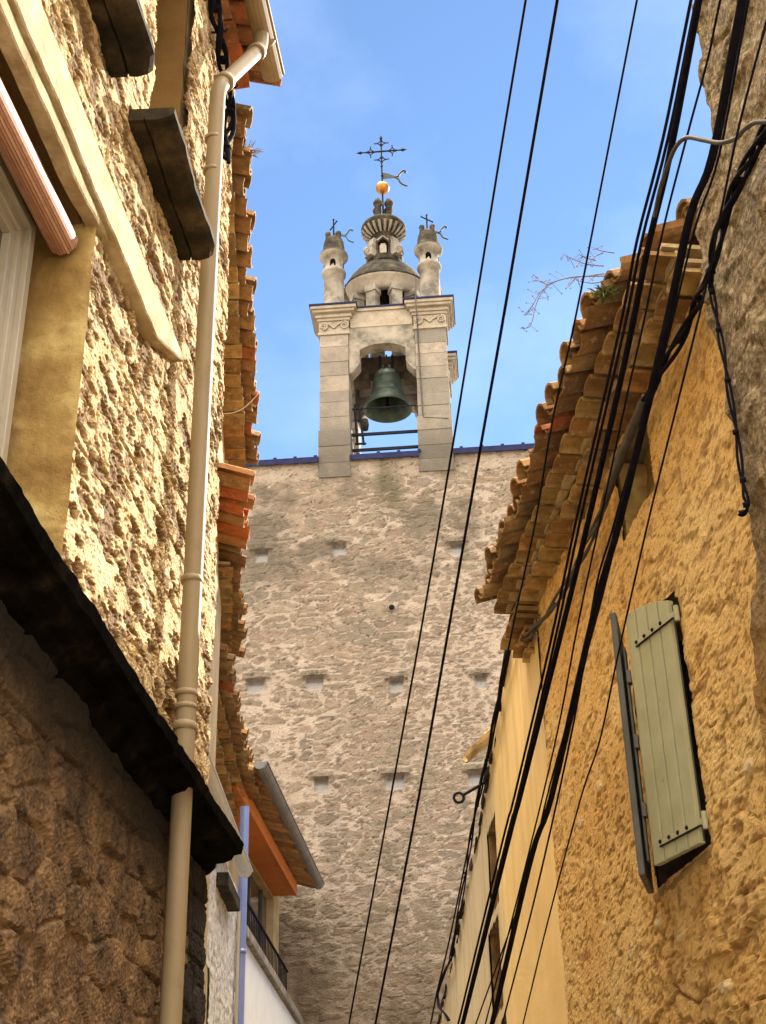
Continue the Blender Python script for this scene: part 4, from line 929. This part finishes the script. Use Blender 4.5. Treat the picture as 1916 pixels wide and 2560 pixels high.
# ------------------------------------------------------------------ ochre house on the right
SR0, SR1, ZE = 5.0, 9.15, 5.80
rh = thing('ochre_house', FR.pt(7, 0, -2), 'rough ochre stucco house with an olive shuttered window and stepped tile eaves', 'house', 'houses along the lane')
WS0, WS1, WZ0, WZ1 = 5.97, 6.84, 3.30, 4.555
NS0, NS1, NZ0, NZ1 = FR.px(1640, 1203)[0], FR.px(1559, 1365)[0], FR.px(1600, 1284)[1], 5.74
def wtop(s): return WZ1 + .07 * np.sin(np.clip((s - WS0) / (WS1 - WS0), 0, 1) * math.pi)
def f_right(s, z):
    d = .05 * (fbm(s * 1.1, z * 1.1, 203) - .5) + .010 * (fbm(s * 7, z * 7, 204, 4) - .5)
    ws, wz = s + .06 * (fbm(s * 5, z * 5, 8) - .5), z + .06 * (fbm(s * 5, z * 5, 9) - .5)
    mod = fbm(s * 1.4, z * 1.4, 215, 3)
    pit = ss(.60, .68, fbm(s * 17, z * 38, 225, 3) + .18 * (mod - .5))
    pitb = .8 * ss(.67, .72, fbm(s * 7, z * 16, 221, 4) + .12 * (mod - .5))
    low = ss(3.45, 2.55, z + .7 * (fbm(s * 1.5, z * 1.5, 240) - .5) + .28 * (s - 6.2))
    a = wz * 1.0 + .05 * (fbm(s * 3, z * 3, 12) - .5); b1, b2, k, k2 = worley(ws / .42 + 2, a / .15, 261, .8)
    stn = ss(.02, .09, b2 - b1)
    gap = low * ss(.07, .0, b2 - b1) * ss(.36, .5, fbm(s * 3, z * 5, 262)) + .8 * ss(.02, .004, np.abs(fbm(s * 2.2, (z + .2 * s) * 6, 263, 3) - .5)) * ss(.50, .6, fbm(s * 1.6, z * 1.6, 264)) * ss(4.4, 3.6, z)
    d = d + .004 * (_h(np.floor(s * 60), np.floor(z * 90), 6) - .5) + .006 * (fbm(s * 25, z * 45, 265, 2) - .5) - .005 * pit - .009 * pitb - .012 * np.clip(gap, 0, 1) + low * (.022 * stn * (.1 + 1.2 * k) - .014)
    rub = low * (.35 + .5 * (k > .5)) * .85
    rub = np.maximum(rub, .8 * ss(.58, .70, fbm(s * 1.3, z * 1.3, 233)) * ss(4.6, 3.4, z))
    p1, p2, pk, pk2 = worley(ws / .2 + 9, wz / .11 + 3, 271); pale = ss(.36, .2, p1) * (pk > .985 - .03 * ss(4.2, 3, z))
    pl2 = ss(.16, .05, np.abs(s - WS0 + .06)) * (z > WZ0 - .1) * (z < WZ1 + .1)
    rub = rub * (1 - .8 * pl2)
    return dict(d=d + .01 * pale, pit=np.clip(pit * .75 + pitb * .8, 0, 1), rub=rub, gap=np.clip(gap, 0, 1), pale=pale * .8)
def cut_right(s, z): 
    j = .05 * (fbm(s * 6, z * 9, 270, 4) - .5)
    return ((s > WS0 + .038 + j * .6) & (s < WS1 + j * .6) & (z > WZ0) & (z < wtop(s) + .01 + j * .5)) | ((s > NS0 + j * .6) & (s < NS1) & (z > NZ0 + .3 * j) & (z < NZ1))
wall_grid('wall', FR, SR0 - .3, 8.825, 1.0, ZE, .021, .0135, f_right, MT['ochre_stucco'], rh, cut_right, smooth=False)
mb = MB(); mb.fbox(FR, SR0, 8.8, 0, ZE - .02, -4.5, -.32)
for a, b, c, d_ in ((SR0, WS0 - .05, 0, ZE - .02), (WS1 + .04, 8.8, 0, NZ0 - .05), (WS0 - .05, WS1 + .04, 0, WZ0 - .03), (WS0 - .05, WS1 + .04, WZ1 + .12, NZ0 - .05), (NS1 + .05, 8.8, NZ0 - .05, ZE - .02)): mb.fbox(FR, a, b, c, d_, -.319, -.055)
obj('wall_core', mb, MT['house_masonry'], rh)
# attic opening: rough timber behind, board below
fb = Frame(FR.pt(0, 0, -.20), FR.d, FR.n)
g = MB(); zb0 = NZ0 + .30
g.fbox(FR, NS0 - .3, NS1 + .2, NZ0 - .1, zb0, -.24, -.17); nb = obj('vent_board', g, MT['olive_board'], rh)
wall_grid('vent_timber', fb, NS0 - .3, NS1 + .2, zb0, NZ1 + .05, .03, .03, lambda s, z: dict(d=.05 * (fbm(s * 5, z * 9, 75) - .3)), MT['rough_lintel_wood'], rh)
g = MB(); g.fbox(FR, NS1 + .0, NS1 + .05, NZ0, NZ1, -.2, -.03); g.fbox(FR, NS0 - .1, NS1 + .05, NZ0 - .05, NZ0 - .0, -.2, -.03); obj('vent_reveal', g, MT['reveal_plaster'], rh)
# window recess, sill
g = MB(); g.fbox(FR, WS0 - .04, WS1 + .03, WZ0 - .02, WZ1 + .11, -.318, -.30); obj('window_back', g, MT['window_glass'], rh)
for a_, b_, m_ in ((WS0 - .06, WS0 - .025, 'reveal_plaster'), (WS1 + .0, WS1 + .045, 'old_timber')):  # far jamb coloured dark to stand for the unlit interior
    g = MB(); g.fbox(FR, a_, b_, WZ0 - .02, WZ1 + .1, -.3, -.02); obj('window_jamb', g, MT[m_], rh)
g = MB(); g.fbox(FR, WS0 - .10, WS1 + .06, WZ0 - .06, WZ0 - .01, -.3, .004); obj('window_sill', g, MT['reveal_plaster'], rh, bevel=.012)
# shutters
def leaf(Hp, dv, width, z0, z1h, z1f, th, mat, nb, straps, flip=1):
    nv = np.cross(dv, UP) * flip; g = MB(); out = None
    for k in range(nb):
        a, b = width * k / nb + .0065, width * (k + 1) / nb - .0065
        za = z1h + (z1f - z1h) * math.sin(a / width * math.pi / 2); zb = z1h + (z1f - z1h) * math.sin(b / width * math.pi / 2)
        p = lambda x, z, o: Hp + dv * x + UP * (z - Hp[2]) + nv * o
        g.hexa([p(a, z0, 0), p(b, z0, 0), p(b, z0, th), p(a, z0, th), p(a, za, 0), p(b, zb, 0), p(b, zb, th), p(a, za, th)])
    o = obj('shutter', g, mat, rh, bevel=.003)
    g = MB(); g.box(Hp + dv * .004 + UP * (z0 + .01 - Hp[2]) + nv * .003, dv * (width - .008), nv * .008, UP * (min(z1h, z1f) - z0 - .03)); obj('backing', g, MT['grey_shaded_paint'], o)
    for zs in straps:
        g = MB(); g.box(Hp - dv * .035 + UP * (zs - Hp[2]) + nv * th, dv * (width * .78 + .035), nv * .006, UP * .030)
        g.tube([Hp - dv * .04 + nv * th * .6 + UP * (zs - .02 - Hp[2]), Hp - dv * .04 + nv * th * .6 + UP * (zs + .06 - Hp[2])], .014, 8); obj('strap_hinge', g, mat, o)
        g = MB(); g.box(Hp - dv * .03 + UP * (zs - .006 - Hp[2]) + nv * (th + .001), dv * (width * .80 + .03), nv * .007, UP * .007); obj('strap_edge', g, MT['black_iron'], o)
        for k in range(4):
            c = Hp + dv * width * (.2 + .19 * k) + UP * (zs + .018 - Hp[2]) + nv * (th + .006); g = MB(); g.tube([c, c + nv * .006, c + nv * .010], [.011, .009, .003], 8); obj('rivet', g, MT['black_iron'], o)
    return o, nv
Hs = WS0 + .02
H1 = FR.pt(Hs, WZ0, .015); d1 = azv(-20.5)
pl = lambda x, y: at_plane(x, y, H1, np.cross(d1, UP))
q = [pl(*a) for a in ((1568, 1548), (1681, 1505), (1770, 2100), (1658, 2168))]
print('shutter', [(round(float((p - H1) @ d1), 3), round(float(p[2]), 3)) for p in q])
wd1 = float((q[0] - H1) @ d1 + (q[3] - H1) @ d1) / 2
offs = float((q[1] - H1) @ d1 + (q[2] - H1) @ d1) / 2
H1 = H1 + d1 * offs; wd1 -= offs
zb1_, zt1h, zt1f = float(q[3][2] + q[2][2]) / 2, float(q[1][2]), float(q[0][2])
st = [float(pl(1686, 1556)[2]), float(pl(1776, 2060)[2])]
leaf(H1, d1, wd1, zb1_, zt1h, zt1f, .032, MT['olive_paint'], 4, st, -1)
p0 = at_depth(1645, 2215, 1.0)
H2 = FR.pt(WS1 - .01, zb1_, .02); az2 = math.degrees(math.atan2(H2[0], H2[1]))
d2_ = -azv(az2 + 4.5)
o2, nv2 = leaf(H2, d2_, wd1 * .96, zb1_ - .03, zt1h, zt1f + .04, .032, MT['grey_shaded_paint'], 4, [], 1)  # far leaf of the olive pair, its shade put into the colour
g = MB(); iv = -nv2
for x in (.20, .30): 
    a = H2 + d2_ * wd1 * (x + .6) + iv * .02; g.tube([a + UP * .04, a + UP * (zt1h - zb1_ - .06)], .008, 8)
a = H2 + d2_ * wd1 * .9 + iv * .02
for zz in (.25, .6, .95): g.box(a + UP * zz - d2_ * .02, d2_ * .05, iv * .02, UP * .07)
obj('bolt_rod', g, MT['grey_shaded_paint'], o2)
g = MB(); g.tube([FR.pt(WS0 + .45, WZ1 + .0, .04), FR.pt(WS0 + .52, WZ1 + .0, .11)], .006, 6); obj('shutter_hook', g, MT['black_iron'], rh)
# eaves: two corbelled tile rows under the roof tiles
eave(rh, FR.pt(SR0 + .0, 0, 0), FR.d, FR.n, SR1 - SR0 - .0, ZE - .03, [.17, .31], .085, .205, .46, MT['terracotta'], MT['terracotta_ochre'], 31, slope=17, trim=.30, over2=.36)
g = MB(); rg = random.Random(44)
for zz, o_, s0_, n_t in ((ZE - .13, .16, 8.72, 3), (ZE - .23, .09, 8.82, 2), (ZE - .33, .05, 8.9, 1)):
    for k in range(n_t): g.tile(FR.pt(s0_ + .2 * k + .1, zz + rg.uniform(-.01, .01), -.15), unit(FR.n + FR.d * rg.uniform(-.05, .05)), FR.d, UP, .15 + o_, .19, .06, .014, 1, 6)
    g.fbox(FR, s0_ + .01, s0_ + .2 * n_t - .01, zz + .055, zz + .09, -.2, o_ - .02)
obj('corner_tiles', g, MT['terracotta_ochre'], rh)

# ------------------------------------------------------------------ yellow house with a raking wall top
yh = thing('yellow_house', FR2.pt(5, 0, -2), 'low house with streaked smooth yellow plaster and a sloping wall top, right of the lane', 'house', 'houses along the lane')
XS, XZ = np.array([0, 1.13, 2.7, 4.38, 6.8, 9.29, 14]), np.array([6.1, 6.03, 5.66, 5.34, 5.0, 4.67, 4.0])
ytop = lambda s: np.interp(s, XS, XZ)
yw = []
for far, near, zz in (((1222, 2085), (1241, 2037), None), ((1227, 2336), (1252, 2286), None), ((1260, 2560), (1273, 2528), None)):
    a, b = FR2.px(*far), FR2.px(*near); yw.append((b[0], a[0], (a[1] + b[1]) / 2))
Y0_ = 1.2
def f_yellow(s, t):
    z = Y0_ + t * (ytop(s) - Y0_); dtop = (ytop(s) - z)
    d = .02 * (fbm(s * 1.2, z * 1.2, 303) - .5) + .006 * (fbm(s * 8, z * 8, 304) - .5) + .02; d = d * ss(-.02, .3, s)
    fl = ss(.10, .0, dtop)
    d = d + fl * .05 * (fbm(s * 7, z * 3, 305) - .3)
    grey = ss(.35, .75, fbm(s * .5, z * .35, 306) + .42 * ss(1.2, 4.4, s) - .10) * .85
    streak = ss(3.4, .2, dtop) * .75 + .25 * ss(2, 5, s)
    return dict(d=d, z=z + fl * .04 * (fbm(s * 9, t * 0, 307) - .5), grey=grey, streak=np.clip(streak, 0, 1))
def cut_yellow(s, t):
    z = Y0_ + t * (ytop(s) - Y0_); r = np.zeros(s.shape, bool)
    for (a, b, zt) in yw: r |= (s > a) & (s < b) & (z < zt) & (z > zt - .75)
    return r
wall_grid('wall', FR2, -.01, 10.6, 0, 1, .05, .008, f_yellow, MT['yellow_plaster'], yh, cut_yellow)
g = MB(); pr = [(0, 0), (10.55, 0)] + [(10.55, float(ytop(10.55)) - .03)] + [(float(s), float(z) - .03) for s, z in zip(XS[5::-1], XZ[5::-1])]
g.prism([FR2.pt(s, z, -.34) for s, z in pr], -FR2.n * 4); obj('wall_core', g, MT['yellow_plaster'], yh)
g = MB(); g.fbox(FR2, 10.3, 10.55, 0, float(ytop(10.55)) - .06, -.34, -.02); obj('end_wall', g, MT['house_masonry'], yh)
for (a, b, zt) in yw:
    g = MB(); g.fbox(FR2, a - .03, b + .03, zt - .8, zt + .03, -.26, -.22); w_ = obj('blind_window', g, MT['yellow_plaster'], yh)
    g = MB(); g.fbox(FR2, a - .04, a + .0, zt - .8, zt + .04, -.22, -.0); g.fbox(FR2, b, b + .04, zt - .8, zt + .04, -.22, -.0); g.fbox(FR2, a - .03, b + .03, zt, zt + .05, -.22, .01); obj('window_lintel', g, MT['rough_lintel_wood'], w_)
g = MB()
for k in range(3): a, b, zt = yw[1]; g.fbox(FR2, a + .05 + .22 * k, a + .2 + .22 * k, zt - .7, zt - .03, -.215, -.19)
obj('window_shutter', g, MT['rough_lintel_wood'], yh)
# rough stone verge along the raking top
g = MB(); rg = random.Random(9); s = .25
while s < 10.4:
    w_ = rg.uniform(.10, .26); h_ = rg.uniform(.03, .10); z = float(ytop(s)) - .05; z2 = float(ytop(s + w_)) - .05; o0, o1 = rg.uniform(-.3, -.2), rg.uniform(.0, .07)
    j = lambda: rg.uniform(-.02, .02)
    g.hexa([FR2.pt(s, z, o0), FR2.pt(s + w_, z2, o0), FR2.pt(s + w_, z2 + j() * .3, o1 + j()), FR2.pt(s, z + j() * .3, o1 + j()), FR2.pt(s, z + h_ + .05, o0), FR2.pt(s + w_, z2 + h_ + .05, o0), FR2.pt(s + w_ + j(), z2 + h_ + j(), o1 - .01 + j()), FR2.pt(s + j(), z + h_ + j(), o1 - .01 + j())])
    s += w_ * .93
obj('verge_stones', g, MT['lichen_stone'], yh, bevel=.012)
g = MB(); o_ = FR2.pt(0, 0, 0) ; pr2 = [(float(s), float(z) + .03) for s, z in zip(XS[:6], XZ[:6])] + [(10.5, float(ytop(10.5)) + .03)]
for i in range(len(pr2) - 1):
    a, b = FR2.pt(*pr2[i], -.22), FR2.pt(*pr2[i + 1], -.22); g.hexa([a, b, b - FR2.n * 4, a - FR2.n * 4, a + UP * .06, b + UP * .06, b - FR2.n * 4 + UP * .06, a - FR2.n * 4 + UP * .06])
obj('roof', g, MT['terracotta'], yh)
# tile spout and eye bolt
sp = FR2.px(1212, 1842)
c0 = FR2.pt(sp[0], sp[1], 0.0); tipd = at_plane(1158, 1892, c0, FR2.d)
dv = unit(tipd - c0); ln_ = float(np.linalg.norm(tipd - c0)); g = MB()
g.tile(c0 - dv * .12, dv, FR2.d, unit(np.cross(FR2.d, dv) * (1 if np.cross(FR2.d, dv)[2] > 0 else -1)) * -1, ln_ + .12, .19, .075, .014, .95, 8, .3); g.tile(c0 - dv * .12, dv, FR2.d, UP, .14, .19, .03, .014, 1, 6, .3)
obj('tile_spout', g, MT['terracotta_ochre'], yh)
eb = at_plane(1228, 1947, FR2.pt(0, 0, 0), FR2.n); tip = at_plane(1158, 1988, eb, FR2.d)
g = MB(); g.tube([eb - FR2.n * .1, eb, tip], .014, 8); dv = unit(tip - eb); c = tip + dv * .045
e2 = unit(np.cross(dv, FR2.d)); g.tube([c + (dv * math.cos(a) + e2 * math.sin(a)) * .045 for a in np.linspace(0, 2 * math.pi, 17)], .013, 8)
tag(obj('eye_bolt', g, MT['black_iron']), 'black iron eye bolt sticking out from the yellow wall top over the lane', 'bolt')

# ------------------------------------------------------------------ dark rubble house, near right
dh = thing('rubble_house', FR.pt(3, 0, -2), 'tall dark brown rubble wall at the upper right edge, its corner against the sky', 'house', 'houses along the lane')
OE = .10
ed = [FR.px(x, y, OE) for x, y in ((1752, -200), (1752, 0), (1756, 60), (1766, 130), (1768, 180), (1783, 260), (1793, 320), (1796, 360), (1802, 400), (1793, 425), (1770, 440), (1758, 480), (1754, 540), (1755, 600), (1768, 680), (1800, 850), (1850, 1120), (1880, 1270))]
ez = np.array([e[1] for e in ed][::-1]); es = np.array([e[0] for e in ed][::-1]); print('edge', es.round(2), ez.round(2))
def f_dark(s, z):
    se = np.interp(z, ez, es) + .05 * (fbm(z * 4, z * 0, 402) - .5)
    se = se + .45 * ss(4.55, 3.6, z)
    ex = s - 4.3; k = (se - 4.3) / (5.0 - 4.3)
    sg = np.where(s > 4.3, 4.3 + ex * k, s); over = np.clip(s - 5.0, 0, 9); sg = np.where(s > 5.0, se + .012 * (over > 0), sg)
    d = OE * ss(3.5, 4.7, z) + .02 + .05 * (fbm(s * 1.4, z * 1.4, 403) - .5) + .03 * (fbm(s * 6, z * 6, 404, 4) - .5)
    f1, f2, r, r2 = worley(s / .26 + .4 * fbm(s * 4, z * 4, 3), z / .15, 421); d = d + .03 * ss(.03, .2, f2 - f1) * (r - .3)
    d = np.where(s > 5.0, d - over * 1.0, d)
    p1, p2, pk, pk2 = worley(s / .07, z / .05, 471); pale = ss(.4, .2, p1) * (pk > .93) * .8
    rub = ss(4.5, 3.5, z + .6 * (fbm(s * 2, z * 2, 410) - .5)) * .9
    return dict(d=d, s=sg, pale=pale, rub=rub)
wall_grid('wall', FR, 2.0, 5.4, 1.0, 9.5, .021, .015, f_dark, MT['brown_rubble'], dh, smooth=False)
mb = MB(); mb.fbox(FR, 2.05, 4.45, 0, 9.45, -4, -.12); mb.fbox(FR, 4.45, 4.8, 0, 5.2, -4, -.12); obj('wall_core', mb, MT['brown_rubble'], dh)

# ------------------------------------------------------------------ overhead cables
def cable(name, pix, D0, D1, r, label, mat='black_rubber', ext=(1.2, 3.0), cat='cable', group='cables strung along the lane', dbl=None):
    px = np.array(pix, float); L = np.concatenate([[0], np.cumsum(np.hypot(*np.diff(px, axis=0).T))]); L /= L[-1]
    P = [at_depth(x, y, 1 / ((1 - t) / D0 + t / D1)) for (x, y), t in zip(px, L)]
    if ext[0]: P = [P[0] + unit(P[0] - P[1]) * ext[0]] + P
    if ext[1]: P = P + [P[-1] + unit(P[-1] - P[-2]) * ext[1]]
    P = smoothpath(P, 5); g = MB(); g.tube(P, r, 8)
    if dbl is not None:
        for (a, b) in dbl: g.tube([p + V(a, 0, b) for p in P], r, 8)
    return tag(obj(name, g, MT[mat]), label, cat, group)
cable('overhead_cable', [(1315, 0), (1257, 350), (1200, 700), (1128, 1140), (1054, 1570), (976, 2000), (873, 2560)], 6.0, 9.0, 0.0059, 'leftmost thin overhead cable, crossing the sky closest to the bell tower')
cable('overhead_cable', [(1394, 0), (1326, 400), (1258, 800), (1205, 1100), (1126, 1550), (1046, 2000), (939, 2560)], 5.8, 8.8, 0.0074, 'second overhead cable from the left, crossing the church wall')
cable('overhead_cable', [(1593, 0), (1516, 400), (1438, 800), (1381, 1055), (1340, 1300), (1289, 1537), (1240, 1780), (1187, 2040), (1163, 2160), (1124, 2350), (1093, 2480), (1077, 2560)], 6.0, 9.2, 0.0053, 'thin overhead cable third from the left, reaching down past the yellow wall edge')
cable('overhead_cable', [(1728, 0), (1658, 346), (1593, 601), (1550, 820), (1441, 1300), (1376, 1609), (1285, 1997), (1260, 2090), (1146, 2560)], 5.2, 8.6, 0.0067, 'paired black overhead cable crossing the tile eaves farthest left of the bundle', dbl=[(.018, -.006)])
cable('overhead_cable', [(1744, 0), (1671, 389), (1615, 627), (1560, 900), (1469, 1300), (1400, 1585), (1300, 1985), (1272, 2090), (1155, 2560)], 5.0, 8.4, 0.0081, 'thick twin overhead cable just right of the paired one', dbl=[(.014, .01)])
cable('overhead_cable', [(1801, 0), (1771, 143), (1719, 337), (1658, 575), (1611, 800), (1570, 980), (1501, 1300), (1445, 1562), (1394, 1830), (1318, 2150), (1214, 2560)], 4.8, 8.4, 0.0046, 'thin single overhead cable passing left of the thickest one')
cable('overhead_cable', [(1853, 0), (1779, 389), (1723, 540), (1660, 830), (1548, 1300), (1485, 1526), (1376, 1997), (1325, 2150), (1229, 2560)], 4.4, 8.2, 0.0116, 'thickest black overhead cable, crossing the corner of the dark rubble house', dbl=[(.012, .012)])
cable('overhead_cable', [(1872, 0), (1800, 389), (1740, 580), (1676, 840), (1560, 1300), (1488, 1580), (1362, 2060), (1318, 2220), (1167, 2560)][:0] or [(1872, 0), (1798, 389), (1738, 570), (1672, 840), (1564, 1260), (1488, 1560), (1376, 1960), (1311, 2220), (1190, 2560)], 4.5, 8.3, 0.0046, 'thin cable running close along the right side of the thickest cable')
cable('overhead_cable', [(1925, 20), (1916, 56), (1848, 316), (1801, 540), (1770, 699), (1700, 985), (1622, 1300), (1546, 1635), (1500, 1851), (1452, 1997), (1369, 2308), (1308, 2560)], 4.1, 7.6, 0.0042, 'rightmost thin cable, passing in front of the shuttered window')
cable('overhead_cable', [(1530, 1330), (1488, 1480), (1436, 1800), (1342, 2226), (1256, 2560)], 6.0, 8.2, 0.0053, 'short dark cable between the thickest cable and the window, low down', ext=(.5, 3))
# grey branch cable looping off to the right
cable('looping_cable', [(1925, 304), (1887, 307), (1860, 325), (1840, 346), (1801, 357), (1758, 350), (1719, 344), (1693, 363), (1671, 411), (1650, 476), (1637, 540)], 4.3, 5.35, 0.0081, 'grey cable looping from the dark rubble wall across to the overhead cables', 'grey_rubber', ext=(.4, 0), group='cables on the right walls')
def onwall(fr, pix, o): return [fr.pt(*fr.px(x, y, o), o) for x, y in pix]
def wallcable(name, P, r, label, strands=1, spread=.02, mat='black_rubber', clips=0, group='cables on the right walls', seed=1, cat='cable'):
    P = smoothpath(P, 5); g = MB(); rg = random.Random(seed)
    for k in range(strands):
        ph = 2 * math.pi * k / max(1, strands); fq = rg.uniform(.25, .45)
        g.tube([p + (UP * math.cos(ph + i * fq) + V(1, .2, 0) * math.sin(ph + i * fq)) * (spread if strands > 1 else 0) for i, p in enumerate(P)], r, 7)
    for k in range(clips):
        p = P[int((k + .5) * len(P) / clips)]; g.lathe([(0, -.012), (r + spread * .6 + .002, -.008), (r + spread * .6 + .002, .008), (0, .012)], p, 10)
    return tag(obj(name, g, MT[mat]), label, cat, group)
wallcable('cable_bundle', onwall(FR, [(1930, 300), (1880, 390), (1840, 470), (1805, 560), (1782, 650)], .20) + onwall(FR, [(1768, 715)], .15) + onwall(FR, [(1735, 770), (1700, 850), (1652, 930), (1600, 1035), (1560, 1115)], .09), .010, 'twisted bundle of cables running down the dark rubble wall and along the eaves', 4, .019, clips=8, seed=3)
wallcable('cable_bundle', onwall(FR, [(1560, 1115), (1528, 1205), (1500, 1290), (1470, 1360), (1440, 1420), (1405, 1480), (1370, 1530)], .08) + onwall(FR, [(1340, 1565), (1322, 1592)], .06) + onwall(FR, [(1308, 1600), (1296, 1590), (1291, 1572)], .03), .009, 'lower cable bundle hanging under the ochre house eaves, ending in a loop', 4, .017, 'grey_rubber', clips=7, seed=4)
g = MB(); P = smoothpath(onwall(FR, [(1612, 1000), (1575, 1085), (1545, 1165), (1520, 1230)], .10), 4); g.tube(P, .026, 12)
tag(obj('cable_sleeve', g, MT['grey_rubber']), 'thick grey cable sleeve hung below the right eaves, beside the attic opening', 'cable sleeve', 'cables on the right walls')
wallcable('hanging_cable', onwall(FR, [(1774, 690), (1785, 760), (1797, 824), (1812, 900), (1825, 986), (1840, 1080), (1853, 1171), (1864, 1235), (1866, 1262), (1860, 1280), (1852, 1284)], .16), .006, 'twisted black cable hanging loose along the dark rubble house corner', 2, .010, clips=7, seed=5)
wallcable('wall_edge_cable', onwall(FR2, [(1288, 1560), (1268, 1640), (1245, 1760), (1225, 1860), (1204, 1960), (1186, 2050), (1172, 2130), (1158, 2220), (1142, 2320), (1126, 2400)], .07), .008, 'dark cable bundle draped along the sloping top of the yellow wall', 3, .016, clips=9, seed=6)
wallcable('drooping_cable', onwall(FR2, [(1126, 2400), (1108, 2440), (1096, 2480), (1098, 2515), (1112, 2535), (1122, 2550)], .09), .012, 'slack black cable drooping off the far end of the yellow wall', 2, .01, seed=7)
# cables beside the downpipe
wallcable('cable_coil', onwall(FL, [(530, -60), (538, 20), (545, 80), (558, 150), (570, 220), (574, 280), (573, 330), (566, 370), (560, 405)], .05), .014, 'black cables clipped to the wall corner right of the downpipe', 4, .03, clips=4, group='cables on the left wall', seed=8)
for (x, y) in ((526, 82), (553, 222)):
    p = FL.pt(*FL.px(x, y, .0), 0); g = MB(); g.tube([p - FL.n * .05, p + FL.n * .10, p + FL.n * .11 + UP * .02], .008, 6)
    tag(obj('wall_hook', g, MT['black_iron']), 'small iron hook on the stucco corner by the downpipe, %s the cable clips' % ('above' if y < 100 else 'between'), 'hook')
p = [at_z(x, y, 8.36) for x, y in ((546, 1034), (575, 1033), (595, 1028), (612, 1018), (630, 1002), (646, 985))]
g = MB(); g.tube(smoothpath(p, 4), .005, 6); tag(obj('loose_string', g, MT['pale_string']), 'pale loose string hanging across the left tile eaves', 'string')

# ------------------------------------------------------------------ plants on the eaves
YT = 5.42
def tw(x, y, dy=0.0): return at_plane(x, y, V(0, YT + dy, 0), V(0, 1, 0))
pb = thing('twig_plant', tw(1508, 680), 'bare dry twig plant arching out from the right tile eaves', 'plant', 'plants growing on the eaves')
br = [[(1510, 684), (1470, 690), (1420, 695), (1380, 708), (1352, 730), (1335, 758), (1318, 785), (1310, 788)], [(1510, 690), (1440, 692), (1400, 700), (1372, 712), (1350, 740), (1338, 770), (1333, 795), (1323, 818), (1300, 820)],
      [(1510, 665), (1478, 662), (1450, 655), (1425, 643), (1408, 635)], [(1450, 655), (1437, 670)], [(1536, 632), (1508, 628), (1488, 622)], [(1508, 632), (1490, 640), (1476, 655)], [(1372, 712), (1356, 706), (1346, 702), (1336, 700)], [(1510, 702), (1480, 708), (1440, 700)], [(1488, 650), (1466, 645), (1448, 636)], [(1440, 694), (1425, 712), (1420, 720)]]
g = MB(); gl = MB(); rg = random.Random(12)
for k, b in enumerate(br):
    dy = rg.uniform(-.12, .12); P = smoothpath([tw(x, y, dy * i / len(b)) for i, (x, y) in enumerate(b)], 4); g.tube(P, [.0036 * (1 - .6 * i / len(P)) for i in range(len(P))], 5)
    for p in P[4:]:
        if rg.random() < .75:
            q = p + V(rg.uniform(-.05, .05), rg.uniform(-.04, .04), rg.uniform(-.05, .05)); g.tube([p, q], .0012, 4); gl.lathe([(0, -.004), (.0045, 0), (0, .004)], q, 6)
g.v_off = 0; b0 = len(g.v); g.v += gl.v; g.f += [tuple(b0 + i for i in f) for f in gl.f]; g.r += gl.r; g.s += gl.s; obj('twigs', g, MT['dry_twig'], pb)
def tuft(name, c, n, size, mat, label, out):
    g = MB(); rg = random.Random(n); 
    for k in range(n):
        d = unit(V(rg.gauss(0, .7), rg.gauss(0, .7), rg.gauss(.35, .5)) + np.asarray(out)); L = size * rg.uniform(.5, 1.1); b = c + V(rg.gauss(0, .02), rg.gauss(0, .02), 0); m_ = b + d * L * .6; e = m_ + unit(d + V(0, 0, -.5)) * L * .4
        w_ = unit(np.cross(d, V(rg.random(), rg.random(), .3))) * .004
        g.poly([b - w_, b + w_, m_ + w_, e, m_ - w_], [(0, 1, 2, 4), (4, 2, 3)])
    return tag(obj(name, g, MT[mat]), label, 'plant', 'plants growing on the eaves')
tuft('grass_tuft', at_z(1515, 735, 5.97), 80, .075, 'green_tuft', 'small green tuft growing between tiles of the right eaves', V(-.4, -.2, 0))
tuft('weed', at_z(622, 385, 8.62), 34, .12, 'dry_twig', 'pale dry weed sprouting from the topmost left eave tiles', V(.7, -.1, .2))
